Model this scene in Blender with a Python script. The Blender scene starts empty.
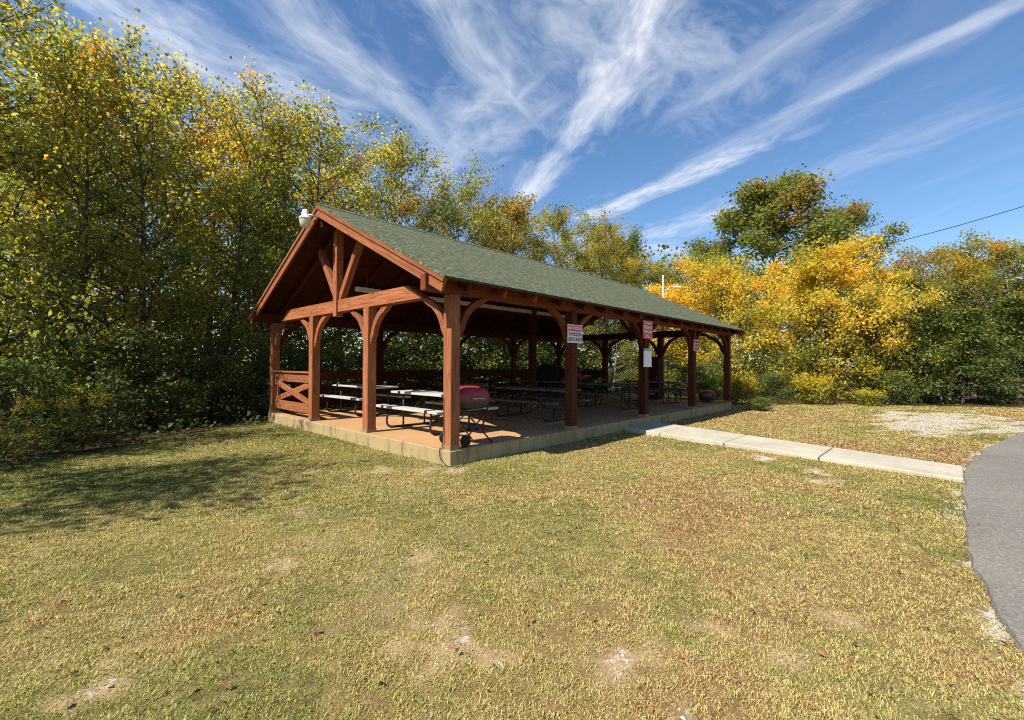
import bpy, bmesh, math, random
import numpy as np
from mathutils import Vector, Matrix

scn = bpy.context.scene
COL = scn.collection
R = math.radians
rng = np.random.default_rng(7)

# ------------------------------------------------------------------ camera
# X runs along the pavilion's eave (away to the right), Y along its gable (away to the left)
F_PX, PITCH, ROLL, AZ = 452.58, 0.01035, -0.00483, 0.75770
CAM = Vector((-4.3533, -5.3743, 1.5001))
FW0 = Vector((math.cos(AZ), math.sin(AZ), 0)); RT0 = Vector((math.sin(AZ), -math.cos(AZ), 0)); UP0 = Vector((0, 0, 1))
fw = FW0 * math.cos(PITCH) + UP0 * math.sin(PITCH)
up0 = UP0 * math.cos(PITCH) - FW0 * math.sin(PITCH)
rt = RT0 * math.cos(ROLL) - up0 * math.sin(ROLL)
up = RT0 * math.sin(ROLL) + up0 * math.cos(ROLL)
cd = bpy.data.cameras.new('camera'); cam = bpy.data.objects.new('camera', cd); COL.objects.link(cam)
M4 = Matrix(((rt.x, up.x, -fw.x, CAM.x), (rt.y, up.y, -fw.y, CAM.y), (rt.z, up.z, -fw.z, CAM.z), (0, 0, 0, 1)))
cam.matrix_world = M4
cd.sensor_width = 36; cd.lens = F_PX / 1024 * 36; cd.clip_end = 3000; cd.clip_start = .05
scn.camera = cam


def ray(px, py):
    return fw + rt * ((px - 512) / F_PX) + up * (-(py - 360) / F_PX)


def at(px, Z):
    "ground point seen at column px, Z metres ahead"
    d = FW0 * Z + RT0 * ((px - 512) / F_PX * Z)
    return (CAM.x + d.x, CAM.y + d.y)


# ------------------------------------------------------------------ tiny helpers
def tag(o, label=None, cat=None, group=None, kind=None):
    if label: o['label'] = label
    if cat: o['category'] = cat
    if group: o['group'] = group
    if kind: o['kind'] = kind
    return o


def empty(name, loc=(0, 0, 0), rz=0, label=None, cat=None, group=None):
    o = bpy.data.objects.new(name, None); COL.objects.link(o)
    o.location = loc; o.rotation_euler = (0, 0, rz); o.empty_display_size = .2
    return tag(o, label, cat, group)


def link(name, me, mat=None, parent=None):
    if mat is not None and not me.materials: me.materials.append(mat)
    o = bpy.data.objects.new(name, me); COL.objects.link(o)
    if parent is not None: o.parent = parent
    return o


def kids(o):
    return [c for c in COL.objects if c.parent == o]


def copy_tree(o, parent=None):
    c = o.copy(); COL.objects.link(c); c.parent = parent
    for ch in list(kids(o)): copy_tree(ch, c)
    return c


class MB:
    "collects boxes, tubes and sheets; build() links them as one mesh object"
    def __init__(s): s.v = []; s.f = []; s.sm = []
    def add(s, vs, fs, smooth=False):
        b = len(s.v); s.v += [tuple(v) for v in vs]
        for f in fs: s.f.append(tuple(b + i for i in f)); s.sm.append(smooth)
    def box(s, c, size, rot=None):
        x, y, z = [k / 2 for k in size]
        vs = [Vector((a * x, b * y, e * z)) for e in (-1, 1) for b in (-1, 1) for a in (-1, 1)]
        if rot is not None: vs = [rot @ v for v in vs]
        c = Vector(c)
        s.add([v + c for v in vs], [(0, 2, 3, 1), (4, 5, 7, 6), (0, 1, 5, 4), (2, 6, 7, 3), (0, 4, 6, 2), (1, 3, 7, 5)])
    def prism(s, poly, fn, t0, t1):
        "extrude 2-D polygon; fn(a, b, t) -> point"
        n = len(poly)
        vs = [fn(a, b, t0) for a, b in poly] + [fn(a, b, t1) for a, b in poly]
        fs = [tuple(range(n)), tuple(range(2 * n - 1, n - 1, -1))]
        fs += [(i, (i + 1) % n + 0, (i + 1) % n + n, i + n) for i in range(n)]
        s.add(vs, fs)
    def tube(s, pts, r, n=8, caps=True):
        pts = [Vector(p) for p in pts]
        rs = r if hasattr(r, '__len__') else [r] * len(pts)
        vs = []; ref = Vector((0.13, .21, 1)).normalized()
        for i, p in enumerate(pts):
            d = (pts[min(i + 1, len(pts) - 1)] - pts[max(i - 1, 0)]).normalized()
            if abs(d.dot(ref)) > .97: ref = Vector((1, .1, .1)).normalized()
            a = d.cross(ref).normalized(); b = d.cross(a).normalized()
            ref = (ref - d * ref.dot(d)).normalized()
            vs += [p + (a * math.cos(k * 2 * math.pi / n) + b * math.sin(k * 2 * math.pi / n)) * rs[i] for k in range(n)]
        fs = []
        for i in range(len(pts) - 1):
            for k in range(n):
                fs.append((i * n + k, i * n + (k + 1) % n, (i + 1) * n + (k + 1) % n, (i + 1) * n + k))
        s.add(vs, fs, True)
        if caps:
            b = len(s.v) - len(vs)
            s.f.append(tuple(b + k for k in range(n - 1, -1, -1))); s.sm.append(False)
            s.f.append(tuple(b + (len(pts) - 1) * n + k for k in range(n))); s.sm.append(False)
    def lathe(s, prof, c=(0, 0, 0), n=20, axis='z'):
        vs = []
        for r_, z in prof:
            for k in range(n):
                a = 2 * math.pi * k / n
                q = (r_ * math.cos(a), r_ * math.sin(a), z)
                if axis == 'y': q = (q[0], q[2], q[1])
                if axis == 'x': q = (q[2], q[0], q[1])
                vs.append((q[0] + c[0], q[1] + c[1], q[2] + c[2]))
        fs = [(i * n + k, i * n + (k + 1) % n, (i + 1) * n + (k + 1) % n, (i + 1) * n + k) for i in range(len(prof) - 1) for k in range(n)]
        s.add(vs, fs, True)
    def mesh(s, name, bevel=0):
        me = bpy.data.meshes.new(name); me.from_pydata(s.v, [], s.f)
        me.polygons.foreach_set('use_smooth', s.sm)
        bm = bmesh.new(); bm.from_mesh(me)
        bmesh.ops.recalc_face_normals(bm, faces=bm.faces)
        if bevel:
            es = [e for e in bm.edges if len(e.link_faces) == 2 and e.calc_face_angle(0) > .6]
            bmesh.ops.bevel(bm, geom=es, offset=bevel, segments=1, affect='EDGES', profile=.5)
        bm.to_mesh(me); bm.free(); me.update()
        return me
    def build(s, name, mat, parent=None, bevel=0):
        return link(name, s.mesh(name, bevel), mat, parent)


def round_path(pts, r=.08, n=4):
    "a polyline with its corners rounded"
    pts = [Vector(p) for p in pts]; out = [pts[0]]
    for i in range(1, len(pts) - 1):
        a, b, c = pts[i - 1], pts[i], pts[i + 1]
        r1 = min(r, (a - b).length * .45, (c - b).length * .45)
        p0 = b + (a - b).normalized() * r1; p1 = b + (c - b).normalized() * r1
        for k in range(n + 1):
            t = k / n
            out.append(p0 * (1 - t) ** 2 + b * 2 * t * (1 - t) + p1 * t * t)
    out.append(pts[-1])
    return out


def fast_mesh(name, co, nper, tint=None):
    "disconnected faces of nper vertices each"
    n = len(co); me = bpy.data.meshes.new(name)
    me.vertices.add(n); me.vertices.foreach_set('co', co.astype(np.float32).ravel())
    me.loops.add(n); me.loops.foreach_set('vertex_index', np.arange(n, dtype=np.int32))
    nf = n // nper
    me.polygons.add(nf); me.polygons.foreach_set('loop_start', np.arange(0, n, nper, dtype=np.int32))
    me.update(calc_edges=True)
    if tint is not None:
        a = me.attributes.new('tint', 'FLOAT', 'POINT')
        a.data.foreach_set('value', np.repeat(tint, nper).astype(np.float32))
    return me


def hash2(ix, iy, seed):
    h = (ix.astype(np.int64) * 374761393 + iy.astype(np.int64) * 668265263 + seed * 974634777) & 0xffffffff
    h = ((h ^ (h >> 13)) * 1274126177) & 0xffffffff
    return ((h ^ (h >> 16)) & 0xffff) / 65535.0


def vnoise(x, y, seed=0):
    ix = np.floor(x); iy = np.floor(y); fx = x - ix; fy = y - iy
    fx = fx * fx * (3 - 2 * fx); fy = fy * fy * (3 - 2 * fy)
    a = hash2(ix, iy, seed); b = hash2(ix + 1, iy, seed); c = hash2(ix, iy + 1, seed); d = hash2(ix + 1, iy + 1, seed)
    return (a * (1 - fx) + b * fx) * (1 - fy) + (c * (1 - fx) + d * fx) * fy


def fbm(x, y, seed=0, octv=4):
    s = 0; a = .5; t = 0
    for k in range(octv):
        s = s + a * vnoise(x * 2 ** k, y * 2 ** k, seed + k); t += a; a *= .55
    return s / t


def sstep(a, b, x):
    t = np.clip((x - a) / (b - a), 0, 1)
    return t * t * (3 - 2 * t)


# ------------------------------------------------------------------ materials
class NT:
    def __init__(s, name):
        s.m = bpy.data.materials.new(name); s.m.use_nodes = True
        s.t = s.m.node_tree; s.t.nodes.clear()
        s.out = s.n('ShaderNodeOutputMaterial')
    def n(s, typ, **kw):
        o = s.t.nodes.new(typ)
        for k, v in kw.items():
            if k in o.inputs: pass
            setattr(o, k, v)
        return o
    def l(s, a, b): s.t.links.new(a, b)
    def noise(s, vec, scale, detail=4, rough=.55, dist=0):
        o = s.n('ShaderNodeTexNoise'); o.inputs['Scale'].default_value = scale
        o.inputs['Detail'].default_value = detail; o.inputs['Roughness'].default_value = rough
        o.inputs['Distortion'].default_value = dist
        if vec is not None: s.l(vec, o.inputs['Vector'])
        return o.outputs['Fac']
    def ramp(s, fac, stops, interp='LINEAR'):
        o = s.n('ShaderNodeValToRGB'); cr = o.color_ramp; cr.interpolation = interp
        while len(cr.elements) < len(stops): cr.elements.new(.5)
        for e, (p, c) in zip(cr.elements, stops):
            e.position = p; e.color = (*c, 1) if hasattr(c, '__len__') else (c, c, c, 1)
        s.l(fac, o.inputs[0]); return o.outputs[0]
    def mix(s, fac, a, b, mode='MIX'):
        o = s.n('ShaderNodeMix', data_type='RGBA', blend_type=mode)
        for sock, v in ((o.inputs[0], fac), (o.inputs[6], a), (o.inputs[7], b)):
            if hasattr(v, 'links'): s.l(v, sock)
            elif hasattr(v, '__len__'): sock.default_value = (*v, 1)
            else: sock.default_value = v
        return o.outputs[2]
    def math(s, op, a, b=None, c=None, clamp=False):
        o = s.n('ShaderNodeMath', operation=op); o.use_clamp = clamp
        for i, v in enumerate((a, b, c)):
            if v is None: continue
            if hasattr(v, 'links'): s.l(v, o.inputs[i])
            else: o.inputs[i].default_value = v
        return o.outputs[0]
    def mapping(s, vec, scale=(1, 1, 1), rot=(0, 0, 0), loc=None):
        o = s.n('ShaderNodeMapping'); o.inputs['Scale'].default_value = scale; o.inputs['Rotation'].default_value = rot
        if loc is not None: s.l(loc, o.inputs['Location'])
        s.l(vec, o.inputs['Vector']); return o.outputs[0]
    def bump(s, h, strength=.3, dist=.02):
        o = s.n('ShaderNodeBump'); o.inputs['Strength'].default_value = strength; o.inputs['Distance'].default_value = dist
        s.l(h, o.inputs['Height']); return o.outputs[0]
    def pbsdf(s, col, rough=.6, spec=.3, normal=None, metal=0):
        o = s.n('ShaderNodeBsdfPrincipled')
        for k, v in (('Base Color', col), ('Roughness', rough), ('Specular IOR Level', spec), ('Metallic', metal)):
            if hasattr(v, 'links'): s.l(v, o.inputs[k])
            elif hasattr(v, '__len__'): o.inputs[k].default_value = (*v, 1)
            else: o.inputs[k].default_value = v
        if normal is not None: s.l(normal, o.inputs['Normal'])
        return o.outputs[0]
    def done(s, sh): s.l(sh, s.out.inputs['Surface']); return s.m
    def obj(s): return s.n('ShaderNodeTexCoord').outputs['Object']
    def rand(s): return s.n('ShaderNodeObjectInfo').outputs['Random']
    def attr(s, name): return s.n('ShaderNodeAttribute', attribute_name=name).outputs['Fac']


def wood(name, dark, light, rough=.6, knots=True):
    "stained timber: grain runs along each timber's own X"
    t = NT(name)
    off = t.n('ShaderNodeCombineXYZ')
    rv = t.math('MULTIPLY', t.rand(), 37.0)
    for i in range(3): t.l(rv, off.inputs[i])
    g = t.mapping(t.obj(), (.7, 16, 16), loc=off.outputs[0])
    n1 = t.noise(g, 2.2, 6, .65, 1.2)
    n2 = t.noise(t.mapping(t.obj(), (.5, 2, 2), loc=off.outputs[0]), 1.6, 3)
    c = t.ramp(n1, [(.30, dark), (.62, light), (.85, tuple(k * 1.12 + .015 for k in light))])
    c = t.mix(t.math('MULTIPLY', n2, .55), c, tuple(k * .55 for k in dark))
    tone = t.math('MULTIPLY_ADD', t.rand(), .5, .75)
    c = t.mix(1, c, t.ramp(t.rand(), [(0, (.72, .70, .68)), (1, (1.18, 1.12, 1.08))]), 'MULTIPLY')
    if knots:
        vo = t.n('ShaderNodeTexVoronoi'); vo.inputs['Scale'].default_value = 2.3
        t.l(t.mapping(t.obj(), (.8, 2.5, 2.5), loc=off.outputs[0]), vo.inputs['Vector'])
        k = t.ramp(vo.outputs['Distance'], [(.05, 1.0), (.13, 0.0)])
        c = t.mix(t.math('MULTIPLY', k, .7), c, tuple(v * .25 for v in dark))
    rr = t.math('MULTIPLY_ADD', n1, .25, rough - .1)
    return t.done(t.pbsdf(c, rr, .08, t.bump(n1, .3, .006)))


def flat(name, col, rough=.5, spec=.4, metal=0, var=.12, scale=8, bump=.05):
    t = NT(name); n = t.noise(t.obj(), scale, 5, .6)
    c = t.mix(n, tuple(k * (1 - var * 1.6) for k in col), tuple(min(1, k * (1 + var)) for k in col))
    return t.done(t.pbsdf(c, t.math('MULTIPLY_ADD', n, .2, rough - .1), spec, t.bump(n, bump, .01), metal))


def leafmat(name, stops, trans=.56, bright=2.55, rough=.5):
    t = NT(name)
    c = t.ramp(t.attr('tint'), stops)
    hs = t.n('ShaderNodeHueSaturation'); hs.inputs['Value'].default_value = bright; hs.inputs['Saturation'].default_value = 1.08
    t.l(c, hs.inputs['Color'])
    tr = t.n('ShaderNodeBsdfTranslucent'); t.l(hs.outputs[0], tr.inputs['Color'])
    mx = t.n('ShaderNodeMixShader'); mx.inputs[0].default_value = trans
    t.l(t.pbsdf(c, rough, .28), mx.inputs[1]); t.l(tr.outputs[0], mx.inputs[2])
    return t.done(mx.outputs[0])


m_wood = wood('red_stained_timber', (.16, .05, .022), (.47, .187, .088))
m_wood_shaded = wood('shaded_red_timber', (.055, .016, .009), (.115, .032, .017))  # same stain as the sunlit timber, with shade put into its colour
m_wood_mid = wood('half_shaded_red_timber', (.12, .036, .016), (.25, .08, .034))  # same timber again, with fainter shade put into its colour
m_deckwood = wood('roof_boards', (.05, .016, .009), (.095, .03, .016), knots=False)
m_pale = flat('pale_painted_board', (.62, .60, .54), .6, .3)
m_conc = None


def concrete(name, base, stain=(.16, .13, .09), dirt=.5):
    t = NT(name); o = t.obj()
    n1 = t.noise(o, .9, 6, .65); n2 = t.noise(o, 45, 3); n3 = t.noise(t.mapping(o, (3, 3, .6)), 2.0, 5, .7)
    c = t.ramp(n1, [(.3, tuple(k * .72 for k in base)), (.7, base)])
    c = t.mix(t.math('MULTIPLY', n2, .3), c, tuple(k * .6 for k in base))
    c = t.mix(t.math('MULTIPLY', t.ramp(n3, [(.52, 0.), (.72, 1.)]), dirt), c, stain)
    return t.done(t.pbsdf(c, .85, .2, t.bump(n2, .25, .004)))


m_slab = concrete('slab_concrete', (.40, .305, .155), (.11, .085, .05), .9)
m_floor = concrete('stained_floor', (.47, .27, .13), (.25, .13, .06), .35)
m_path = concrete('path_concrete', (.49, .44, .335), (.26, .21, .14), .65)


def shingles():
    t = NT('asphalt_shingles'); o = t.obj()
    # X along eave, Y up the slope in the slope's own frame
    br = t.n('ShaderNodeTexBrick'); br.offset = .5
    t.l(o, br.inputs['Vector'])
    br.inputs['Scale'].default_value = 1; br.inputs['Brick Width'].default_value = .30; br.inputs['Row Height'].default_value = .14
    br.inputs['Mortar Size'].default_value = .012; br.inputs['Bias'].default_value = 0
    br.inputs['Color1'].default_value = (.042, .048, .028, 1); br.inputs['Color2'].default_value = (.122, .128, .078, 1)
    br.inputs['Mortar'].default_value = (.05, .06, .045, 1)
    n = t.noise(o, 140, 2); n1 = t.noise(o, .5, 4)
    nb_ = t.noise(t.mapping(o, (3.2, 7.1, 1)), 1.0, 2, .7)
    c = t.mix(t.ramp(nb_, [(.42, 0.), (.62, .8)]), br.outputs['Color'], (.09, .11, .07))
    ns_ = t.noise(t.mapping(o, (9, 13, 1)), 1.0, 3, .8)
    c = t.mix(t.ramp(ns_, [(.38, .9), (.50, 0.)]), c, (.03, .036, .022))
    c = t.mix(t.ramp(ns_, [(.53, 0.), (.64, .85)]), c, (.25, .24, .15))
    c = t.mix(t.math('MULTIPLY', n, .35), c, (.145, .145, .09))
    c = t.mix(t.math('MULTIPLY', n1, .35), c, (.10, .13, .08))
    c = t.mix(t.math('MULTIPLY', br.outputs['Fac'], .55), c, (.03, .034, .02))
    h = t.math('ADD', br.outputs['Fac'], t.math('MULTIPLY', n, -.4))
    return t.done(t.pbsdf(c, .95, .05, t.bump(h, -.5, .01)))


m_shingle = shingles()
m_metal_dark = flat('dark_tube_metal', (.05, .045, .04), .4, .5, .6)
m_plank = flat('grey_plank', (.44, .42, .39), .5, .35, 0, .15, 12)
m_plank_shaded = flat('shaded_grey_plank', (.12, .10, .085), .75, .15, 0, .25, 12)  # the grey planks again, colour darkened to stand for shade under the roof
m_base = flat('treated_timber_base', (.24, .18, .10), .8, .2)
m_black = flat('black_enamel', (.018, .018, .02), .35, .5)
m_red = flat('red_enamel', (.25, .02, .018), .5, .5, 0, .15, 5)
m_dullred = flat('dull_red_paint', (.16, .018, .018), .45, .4)
m_rubber = flat('black_rubber', (.02, .02, .02), .8, .2)
m_steel = flat('galvanised_steel', (.50, .50, .48), .4, .5, .8)
m_white = flat('white_enamel', (.80, .79, .75), .4, .4, 0, .06)
m_signw = flat('white_sign_face', (.78, .76, .74), .45, .4, 0, .05)
m_signr = flat('red_sign_face', (.62, .03, .05), .45, .4, 0, .08)
m_signpink = flat('faded_sign_face', (.62, .36, .33), .5, .3, 0, .08)
m_ink = flat('dark_ink', (.12, .06, .06), .6, .2)
m_inkred = flat('red_ink', (.5, .04, .05), .6, .2)
m_grey = flat('grey_strip', (.35, .36, .38), .5, .3)
m_pole = flat('weathered_pole', (.34, .335, .27), .7, .2, 0, .25, 3)
m_cover = flat('black_grill_cover', (.014, .014, .016), .75, .2, 0, .2, 4, .3)
m_cable = flat('black_cable', (.02, .02, .02), .5, .3)


def lensmat():
    t = NT('lamp_lens')
    tr = t.n('ShaderNodeBsdfTranslucent'); tr.inputs['Color'].default_value = (.8, .78, .62, 1)
    mx = t.n('ShaderNodeMixShader'); mx.inputs[0].default_value = .45
    t.l(t.pbsdf((.72, .70, .58), .3, .5), mx.inputs[1]); t.l(tr.outputs[0], mx.inputs[2])
    return t.done(mx.outputs[0])


m_lens = lensmat()

# bark
def bark(name, a, b):
    t = NT(name); n = t.noise(t.mapping(t.obj(), (9, 9, 1.6)), 2, 6, .7)
    c = t.ramp(n, [(.3, a), (.7, b)])
    return t.done(t.pbsdf(c, .9, .1, t.bump(n, .6, .03)))


m_bark = bark('bark', (.035, .026, .02), (.14, .11, .085))
m_bark_pale = bark('pale_bark', (.10, .085, .07), (.30, .26, .21))

# ------------------------------------------------------------------ the pavilion
BU, BV, DK = 2.4386, 3.05, .2218
W, L = 3 * BU, 4 * BV
E_, G_, EH, RH = .452, .471, 2.7193, 4.6974
SL = (RH - EH) / (W / 2 + E_)          # roof slope
TH = math.atan(SL)
BB = 2.56                               # underside of the plates and tie beams

pav = empty('picnic_pavilion', (0, 0, 0), 0, 'open red timber picnic pavilion with green shingled gable roof on a concrete slab', 'pavilion')


def timber(name, p0, p1, w, h, mat=m_wood, parent=pav, bevel=.006, roll=0, ext=(0, 0)):
    "squared timber from p0 to p1; w is across, h is its upright side; its mesh lies along local X"
    p0 = Vector(p0); p1 = Vector(p1); d = p1 - p0; ln = d.length; x = d / ln
    z = Vector((0, 0, 1)) if abs(x.z) < .98 else Vector((1, 0, 0))
    y = z.cross(x).normalized(); z = x.cross(y)
    b = MB(); b.box((ln / 2, 0, 0), (ln, w, h))
    o = b.build(name, mat, parent, bevel)
    m = Matrix((x, y, z)).transposed().to_4x4()
    if roll: m = m @ Matrix.Rotation(roll, 4, 'X')
    m.translation = p0
    o.matrix_local = m
    return o


# slab and its stained floor
b = MB(); b.box((L / 2, W / 2, (DK - .006 - .3) / 2), (L + .24, W + .24, DK - .006 + .3))
slab = b.build('floor_slab', m_slab, pav, .012)
b = MB(); b.box((L / 2, W / 2, DK - .003), (L + .22, W + .22, .006))
b.build('floor_coating', m_floor, slab)
b = MB()
for k in range(1, 4): b.box((k * BV, W / 2, DK + .0015), (.008, W + .2, .003))
b.build('control_joint', m_cable, slab)


def post(x, y, top, mat=m_wood, s=.185):
    p = timber('post', (x, y, DK + .035), (x, y, top), s, s, mat, pav, .01)
    q = MB(); q.box((.0, 0, 0), (.07, s + .012, s + .012))
    o = q.build('post_base', m_base, p); o.location = (-.002, 0, 0)
    return p


def roof_z(y):      # top of shingles above the line y
    return EH + SL * (min(y, W - y) + E_)


PT = roof_z(0) - .06
for k in range(5):
    post(k * BV, 0, BB - .002, m_wood if k == 0 else m_wood_shaded)
    post(k * BV, W, BB - .002, m_wood if k == 0 else m_wood_shaded)
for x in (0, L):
    for y in (BU, 2 * BU): post(x, y, BB - .002, m_wood if x == 0 else m_wood_shaded)
post(2 * BV, W / 2, RH - .47, m_wood_shaded)

# plates along both long sides, tie beams across the gables
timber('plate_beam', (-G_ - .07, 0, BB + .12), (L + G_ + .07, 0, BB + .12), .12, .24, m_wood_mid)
timber('plate_beam', (-G_ - .07, W, BB + .12), (L + G_ + .07, W, BB + .12), .12, .24, m_wood_shaded)
for x in (0, L):
    b = MB()
    y0, y1, yc0, yc1 = .62, W - .62, 1.08, W - 1.08
    ln = y1 - y0
    poly = [(0, 0), (ln, 0), (ln - .46, .25), (.46, .25)]
    b.prism(poly, lambda a, c, t: (a, t, c), -.085, .085)
    o = b.build('tie_beam', m_wood if x == 0 else m_wood_shaded, pav, .006)
    o.matrix_local = Matrix.Translation((x, y0, BB)) @ Matrix.Rotation(R(90), 4, 'Z')
    # king post and the two struts that fan out above the tie beam
    sgn = -1 if x == 0 else 1
    xo = x + sgn * .045
    timber('king_post', (xo, W / 2, BB - .09), (xo, W / 2, RH - .36), .15, .15, m_wood)
    for s in (-1, 1):
        timber('fan_strut', (x, W / 2 + s * .06, BB + .26), (x, W / 2 + s * .92, roof_z(W / 2 + .92) - .27), .12, .13, m_wood)
timber('ridge_beam', (-G_ + .06, W / 2, RH - .34), (L + G_ - .06, W / 2, RH - .34), .10, .24, m_wood_shaded)
for s in (-1, 1):
    timber('purlin', (.7, W / 2 + s * 2.1, roof_z(W / 2 - 2.1) - .34), (L + G_ - .05, W / 2 + s * 2.1, roof_z(W / 2 - 2.1) - .34), .10, .18, m_wood_shaded)
timber('light_trunking', (.35, W / 2, 3.10), (7.75, W / 2, 3.10), .12, .09, m_pale)
for xx in (.6, 2.6, 4.6, 7.4):
    timber('trunking_hanger', (xx, W / 2, 3.146), (xx, W / 2, RH - .46), .03, .03, m_wood_shaded)


def knee(x, y, dx, dy, mat=m_wood, reach=.62, drop=.60, w=.10, th=.10):
    "curved knee brace from the post at x,y up to the beam, towards (dx,dy)"
    b = MB(); n = 9; out = []; inn = []
    s0 = .092
    # arch: quarter ellipse with centre below and outside
    for k in range(n + 1):
        a = k / n * math.pi / 2
        ra, rb = reach - s0, drop
        cx, cz = reach, BB - drop
        out.append((cx - ra * math.cos(a) * .98, cz + rb * math.sin(a)))
    for k in range(n + 1):
        a = k / n * math.pi / 2
        ra, rb = reach - s0 - th * .55, drop - th * .55
        inn.append((reach - ra * math.cos(a), BB - drop + rb * math.sin(a)))
    # flatten the outer side into a slimmer band than a full quarter disc
    band = []
    for k in range(n + 1):
        t = k / n
        # centre line eases from post face to beam soffit
        a = t * math.pi / 2
        px = s0 + (reach - s0) * (1 - math.cos(a)) * .80 + (reach - s0) * .20 * t
        pz = BB - drop + drop * (math.sin(a) * .80 + .20 * t)
        tx = (reach - s0) * (math.sin(a) * .80 * math.pi / 2 + .2); tz = drop * (math.cos(a) * .80 * math.pi / 2 + .2)
        q = math.hypot(tx, tz); nx, nz = -tz / q, tx / q
        band.append((px, pz, nx, nz))
    up_ = [(max(s0, min(px + nx * 0, reach)), min(pz + nz * 0, BB - .001)) for px, pz, nx, nz in band]
    lo_ = [(px - nx * th, pz - nz * th) for px, pz, nx, nz in band]
    lo_[0] = (s0, lo_[0][1] - .09); lo_[-1] = (lo_[-1][0] + .09, BB - .001)
    poly = up_ + lo_[::-1]
    nrm = (-dy, dx)
    b.prism(poly, lambda a, c, t: (x + dx * a + nrm[0] * t, y + dy * a + nrm[1] * t, c), -w / 2, w / 2)
    return b.build('knee_brace', mat, pav)


for x in (0, L):
    km = m_wood if x == 0 else m_wood_shaded
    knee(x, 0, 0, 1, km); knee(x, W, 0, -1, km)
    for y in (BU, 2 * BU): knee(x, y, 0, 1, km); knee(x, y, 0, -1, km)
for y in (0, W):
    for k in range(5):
        if k < 4: knee(k * BV, y, 1, 0, m_wood_mid if y == 0 and k < 2 else m_wood_shaded)
        if k > 0: knee(k * BV, y, -1, 0, m_wood_mid if y == 0 and k < 2 else m_wood_shaded)

# rafters with open tails, roof boards, shingles, rakes
cs, sn = math.cos(TH), math.sin(TH)
SLEN = (W / 2 + E_) / cs


def slope_matrix(side):
    "frame of a roof slope: X along eave, Y up the slope, Z outwards, origin at the eave's shingle line"
    if side == 0:
        return Matrix(((1, 0, 0, 0), (0, cs, -sn, -E_), (0, sn, cs, EH), (0, 0, 0, 1)))
    return Matrix(((-1, 0, 0, L), (0, -cs, sn, W + E_), (0, sn, cs, EH), (0, 0, 0, 1)))


roof = empty('roof'); roof.parent = pav
for side in (0, 1):
    sm_ = slope_matrix(side)
    b = MB(); b.box((L / 2, SLEN / 2, -.015), (L + 2 * G_ + .04, SLEN, .03))
    # a ragged shingle edge: course lips
    o = b.build('shingles', m_shingle, roof); o.matrix_local = sm_
    b = MB(); b.box((L / 2, SLEN / 2 + .012, -.045), (L + 2 * G_ - .02, SLEN - .03, .026))
    o = b.build('roof_boards', m_deckwood, roof)
    o.matrix_local = sm_
    for k in range(17):
        v = .10 + k * .7560
        if side: v = L - v
        b = MB(); b.box((SLEN / 2 - .02, 0, -.06 - .075), (SLEN - .13, .075, .148))
        o = b.build('rafter', m_wood_mid if side == 0 and 0 < k < 3 else m_wood_shaded, roof, .004)
        o.matrix_local = sm_ @ Matrix.Translation((v, .06, 0)) @ Matrix.Rotation(R(90), 4, 'Z')
    for xe, sg in ((-G_, -1), (L + G_, 1)):
        if side: xe = L - xe; sg = -sg
        b = MB(); b.box((SLEN / 2, 0, -.135), (SLEN - .004, .045, .20))
        o = b.build('rake_board', m_wood, roof, .004)
        o.matrix_local = sm_ @ Matrix.Translation((xe - sg * .012, 0, 0)) @ Matrix.Rotation(R(90), 4, 'Z')
        b = MB(); b.box((SLEN / 2, 0, -.062), (SLEN - .004, .024, .058))
        o = b.build('rake_trim', m_wood, roof, .003)
        o.matrix_local = sm_ @ Matrix.Translation((xe + sg * .0235, 0, 0)) @ Matrix.Rotation(R(90), 4, 'Z')
b = MB()
cap = [(-.16, -.16 * SL + .012), (0, .018), (.16, -.16 * SL + .012), (.16, -.16 * SL + .001), (0, .004), (-.16, -.16 * SL + .001)]
b.prism(cap, lambda a, c, t: (t, W / 2 + a, RH + c), -G_ - .03, L + G_ + .03)
b.build('ridge_cap', m_shingle, roof)


# railing with crossed boards
def railing(p0, p1, mat):
    p0 = Vector(p0); p1 = Vector(p1); d = (p1 - p0); ln = d.length
    r = empty('railing', (p0.x, p0.y, 0), math.atan2(d.y, d.x)); r.parent = pav
    def bd(name, a, z0, c, z1, w, th, y=0):
        return timber(name, (a, y, z0), (c, y, z1), th, w, mat, r, .004)
    bd('top_rail', 0, 1.165, ln, 1.165, .22, .04)
    bd('cap_rail', -.02, 1.298, ln + .02, 1.298, .038, .13)
    bd('bottom_rail', 0, .46, ln, .46, .22, .04)
    bd('cross_board', .02, .585, ln - .02, 1.05, .14, .028, .016)
    bd('cross_board', .02, 1.05, ln - .02, .585, .14, .028, -.016)
    for a in (.025, ln - .025): bd('stile', a, .34, a, 1.275, .05, .06, .052)
    return r


h = .095
railing((0, W - h - .01, 0), (0, 2 * BU + h + .01, 0), m_wood)
for k in range(4): railing((k * BV + h + .01, W, 0), ((k + 1) * BV - h - .01, W, 0), m_wood_shaded)
railing((L, W - h - .01, 0), (L, 2 * BU + h + .01, 0), m_wood_shaded)

# ------------------------------------------------------------------ light at the peak
sl = empty('security_light', (-.66, W / 2 + .16, 4.36), 0, 'white domed security light hanging below the front gable peak', 'lamp')
b = MB(); b.lathe([(0, .21), (.045, .21), (.06, .19), (.065, .12), (.075, .10), (.12, .045), (.125, .03), (.118, .02), (0, .02)], n=20); b.build('housing', m_white, sl)
b = MB(); b.lathe([(.108, .018), (.112, -.02), (.095, -.10), (.075, -.135), (.04, -.15), (0, -.152)], n=20); b.build('lens', m_lens, sl)
b = MB(); b.tube([(0.02, -.03, .1), (.07, -.10, .1), (.15, -.16, .08)], .022, 8); b.build('arm', m_steel, sl)


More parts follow.
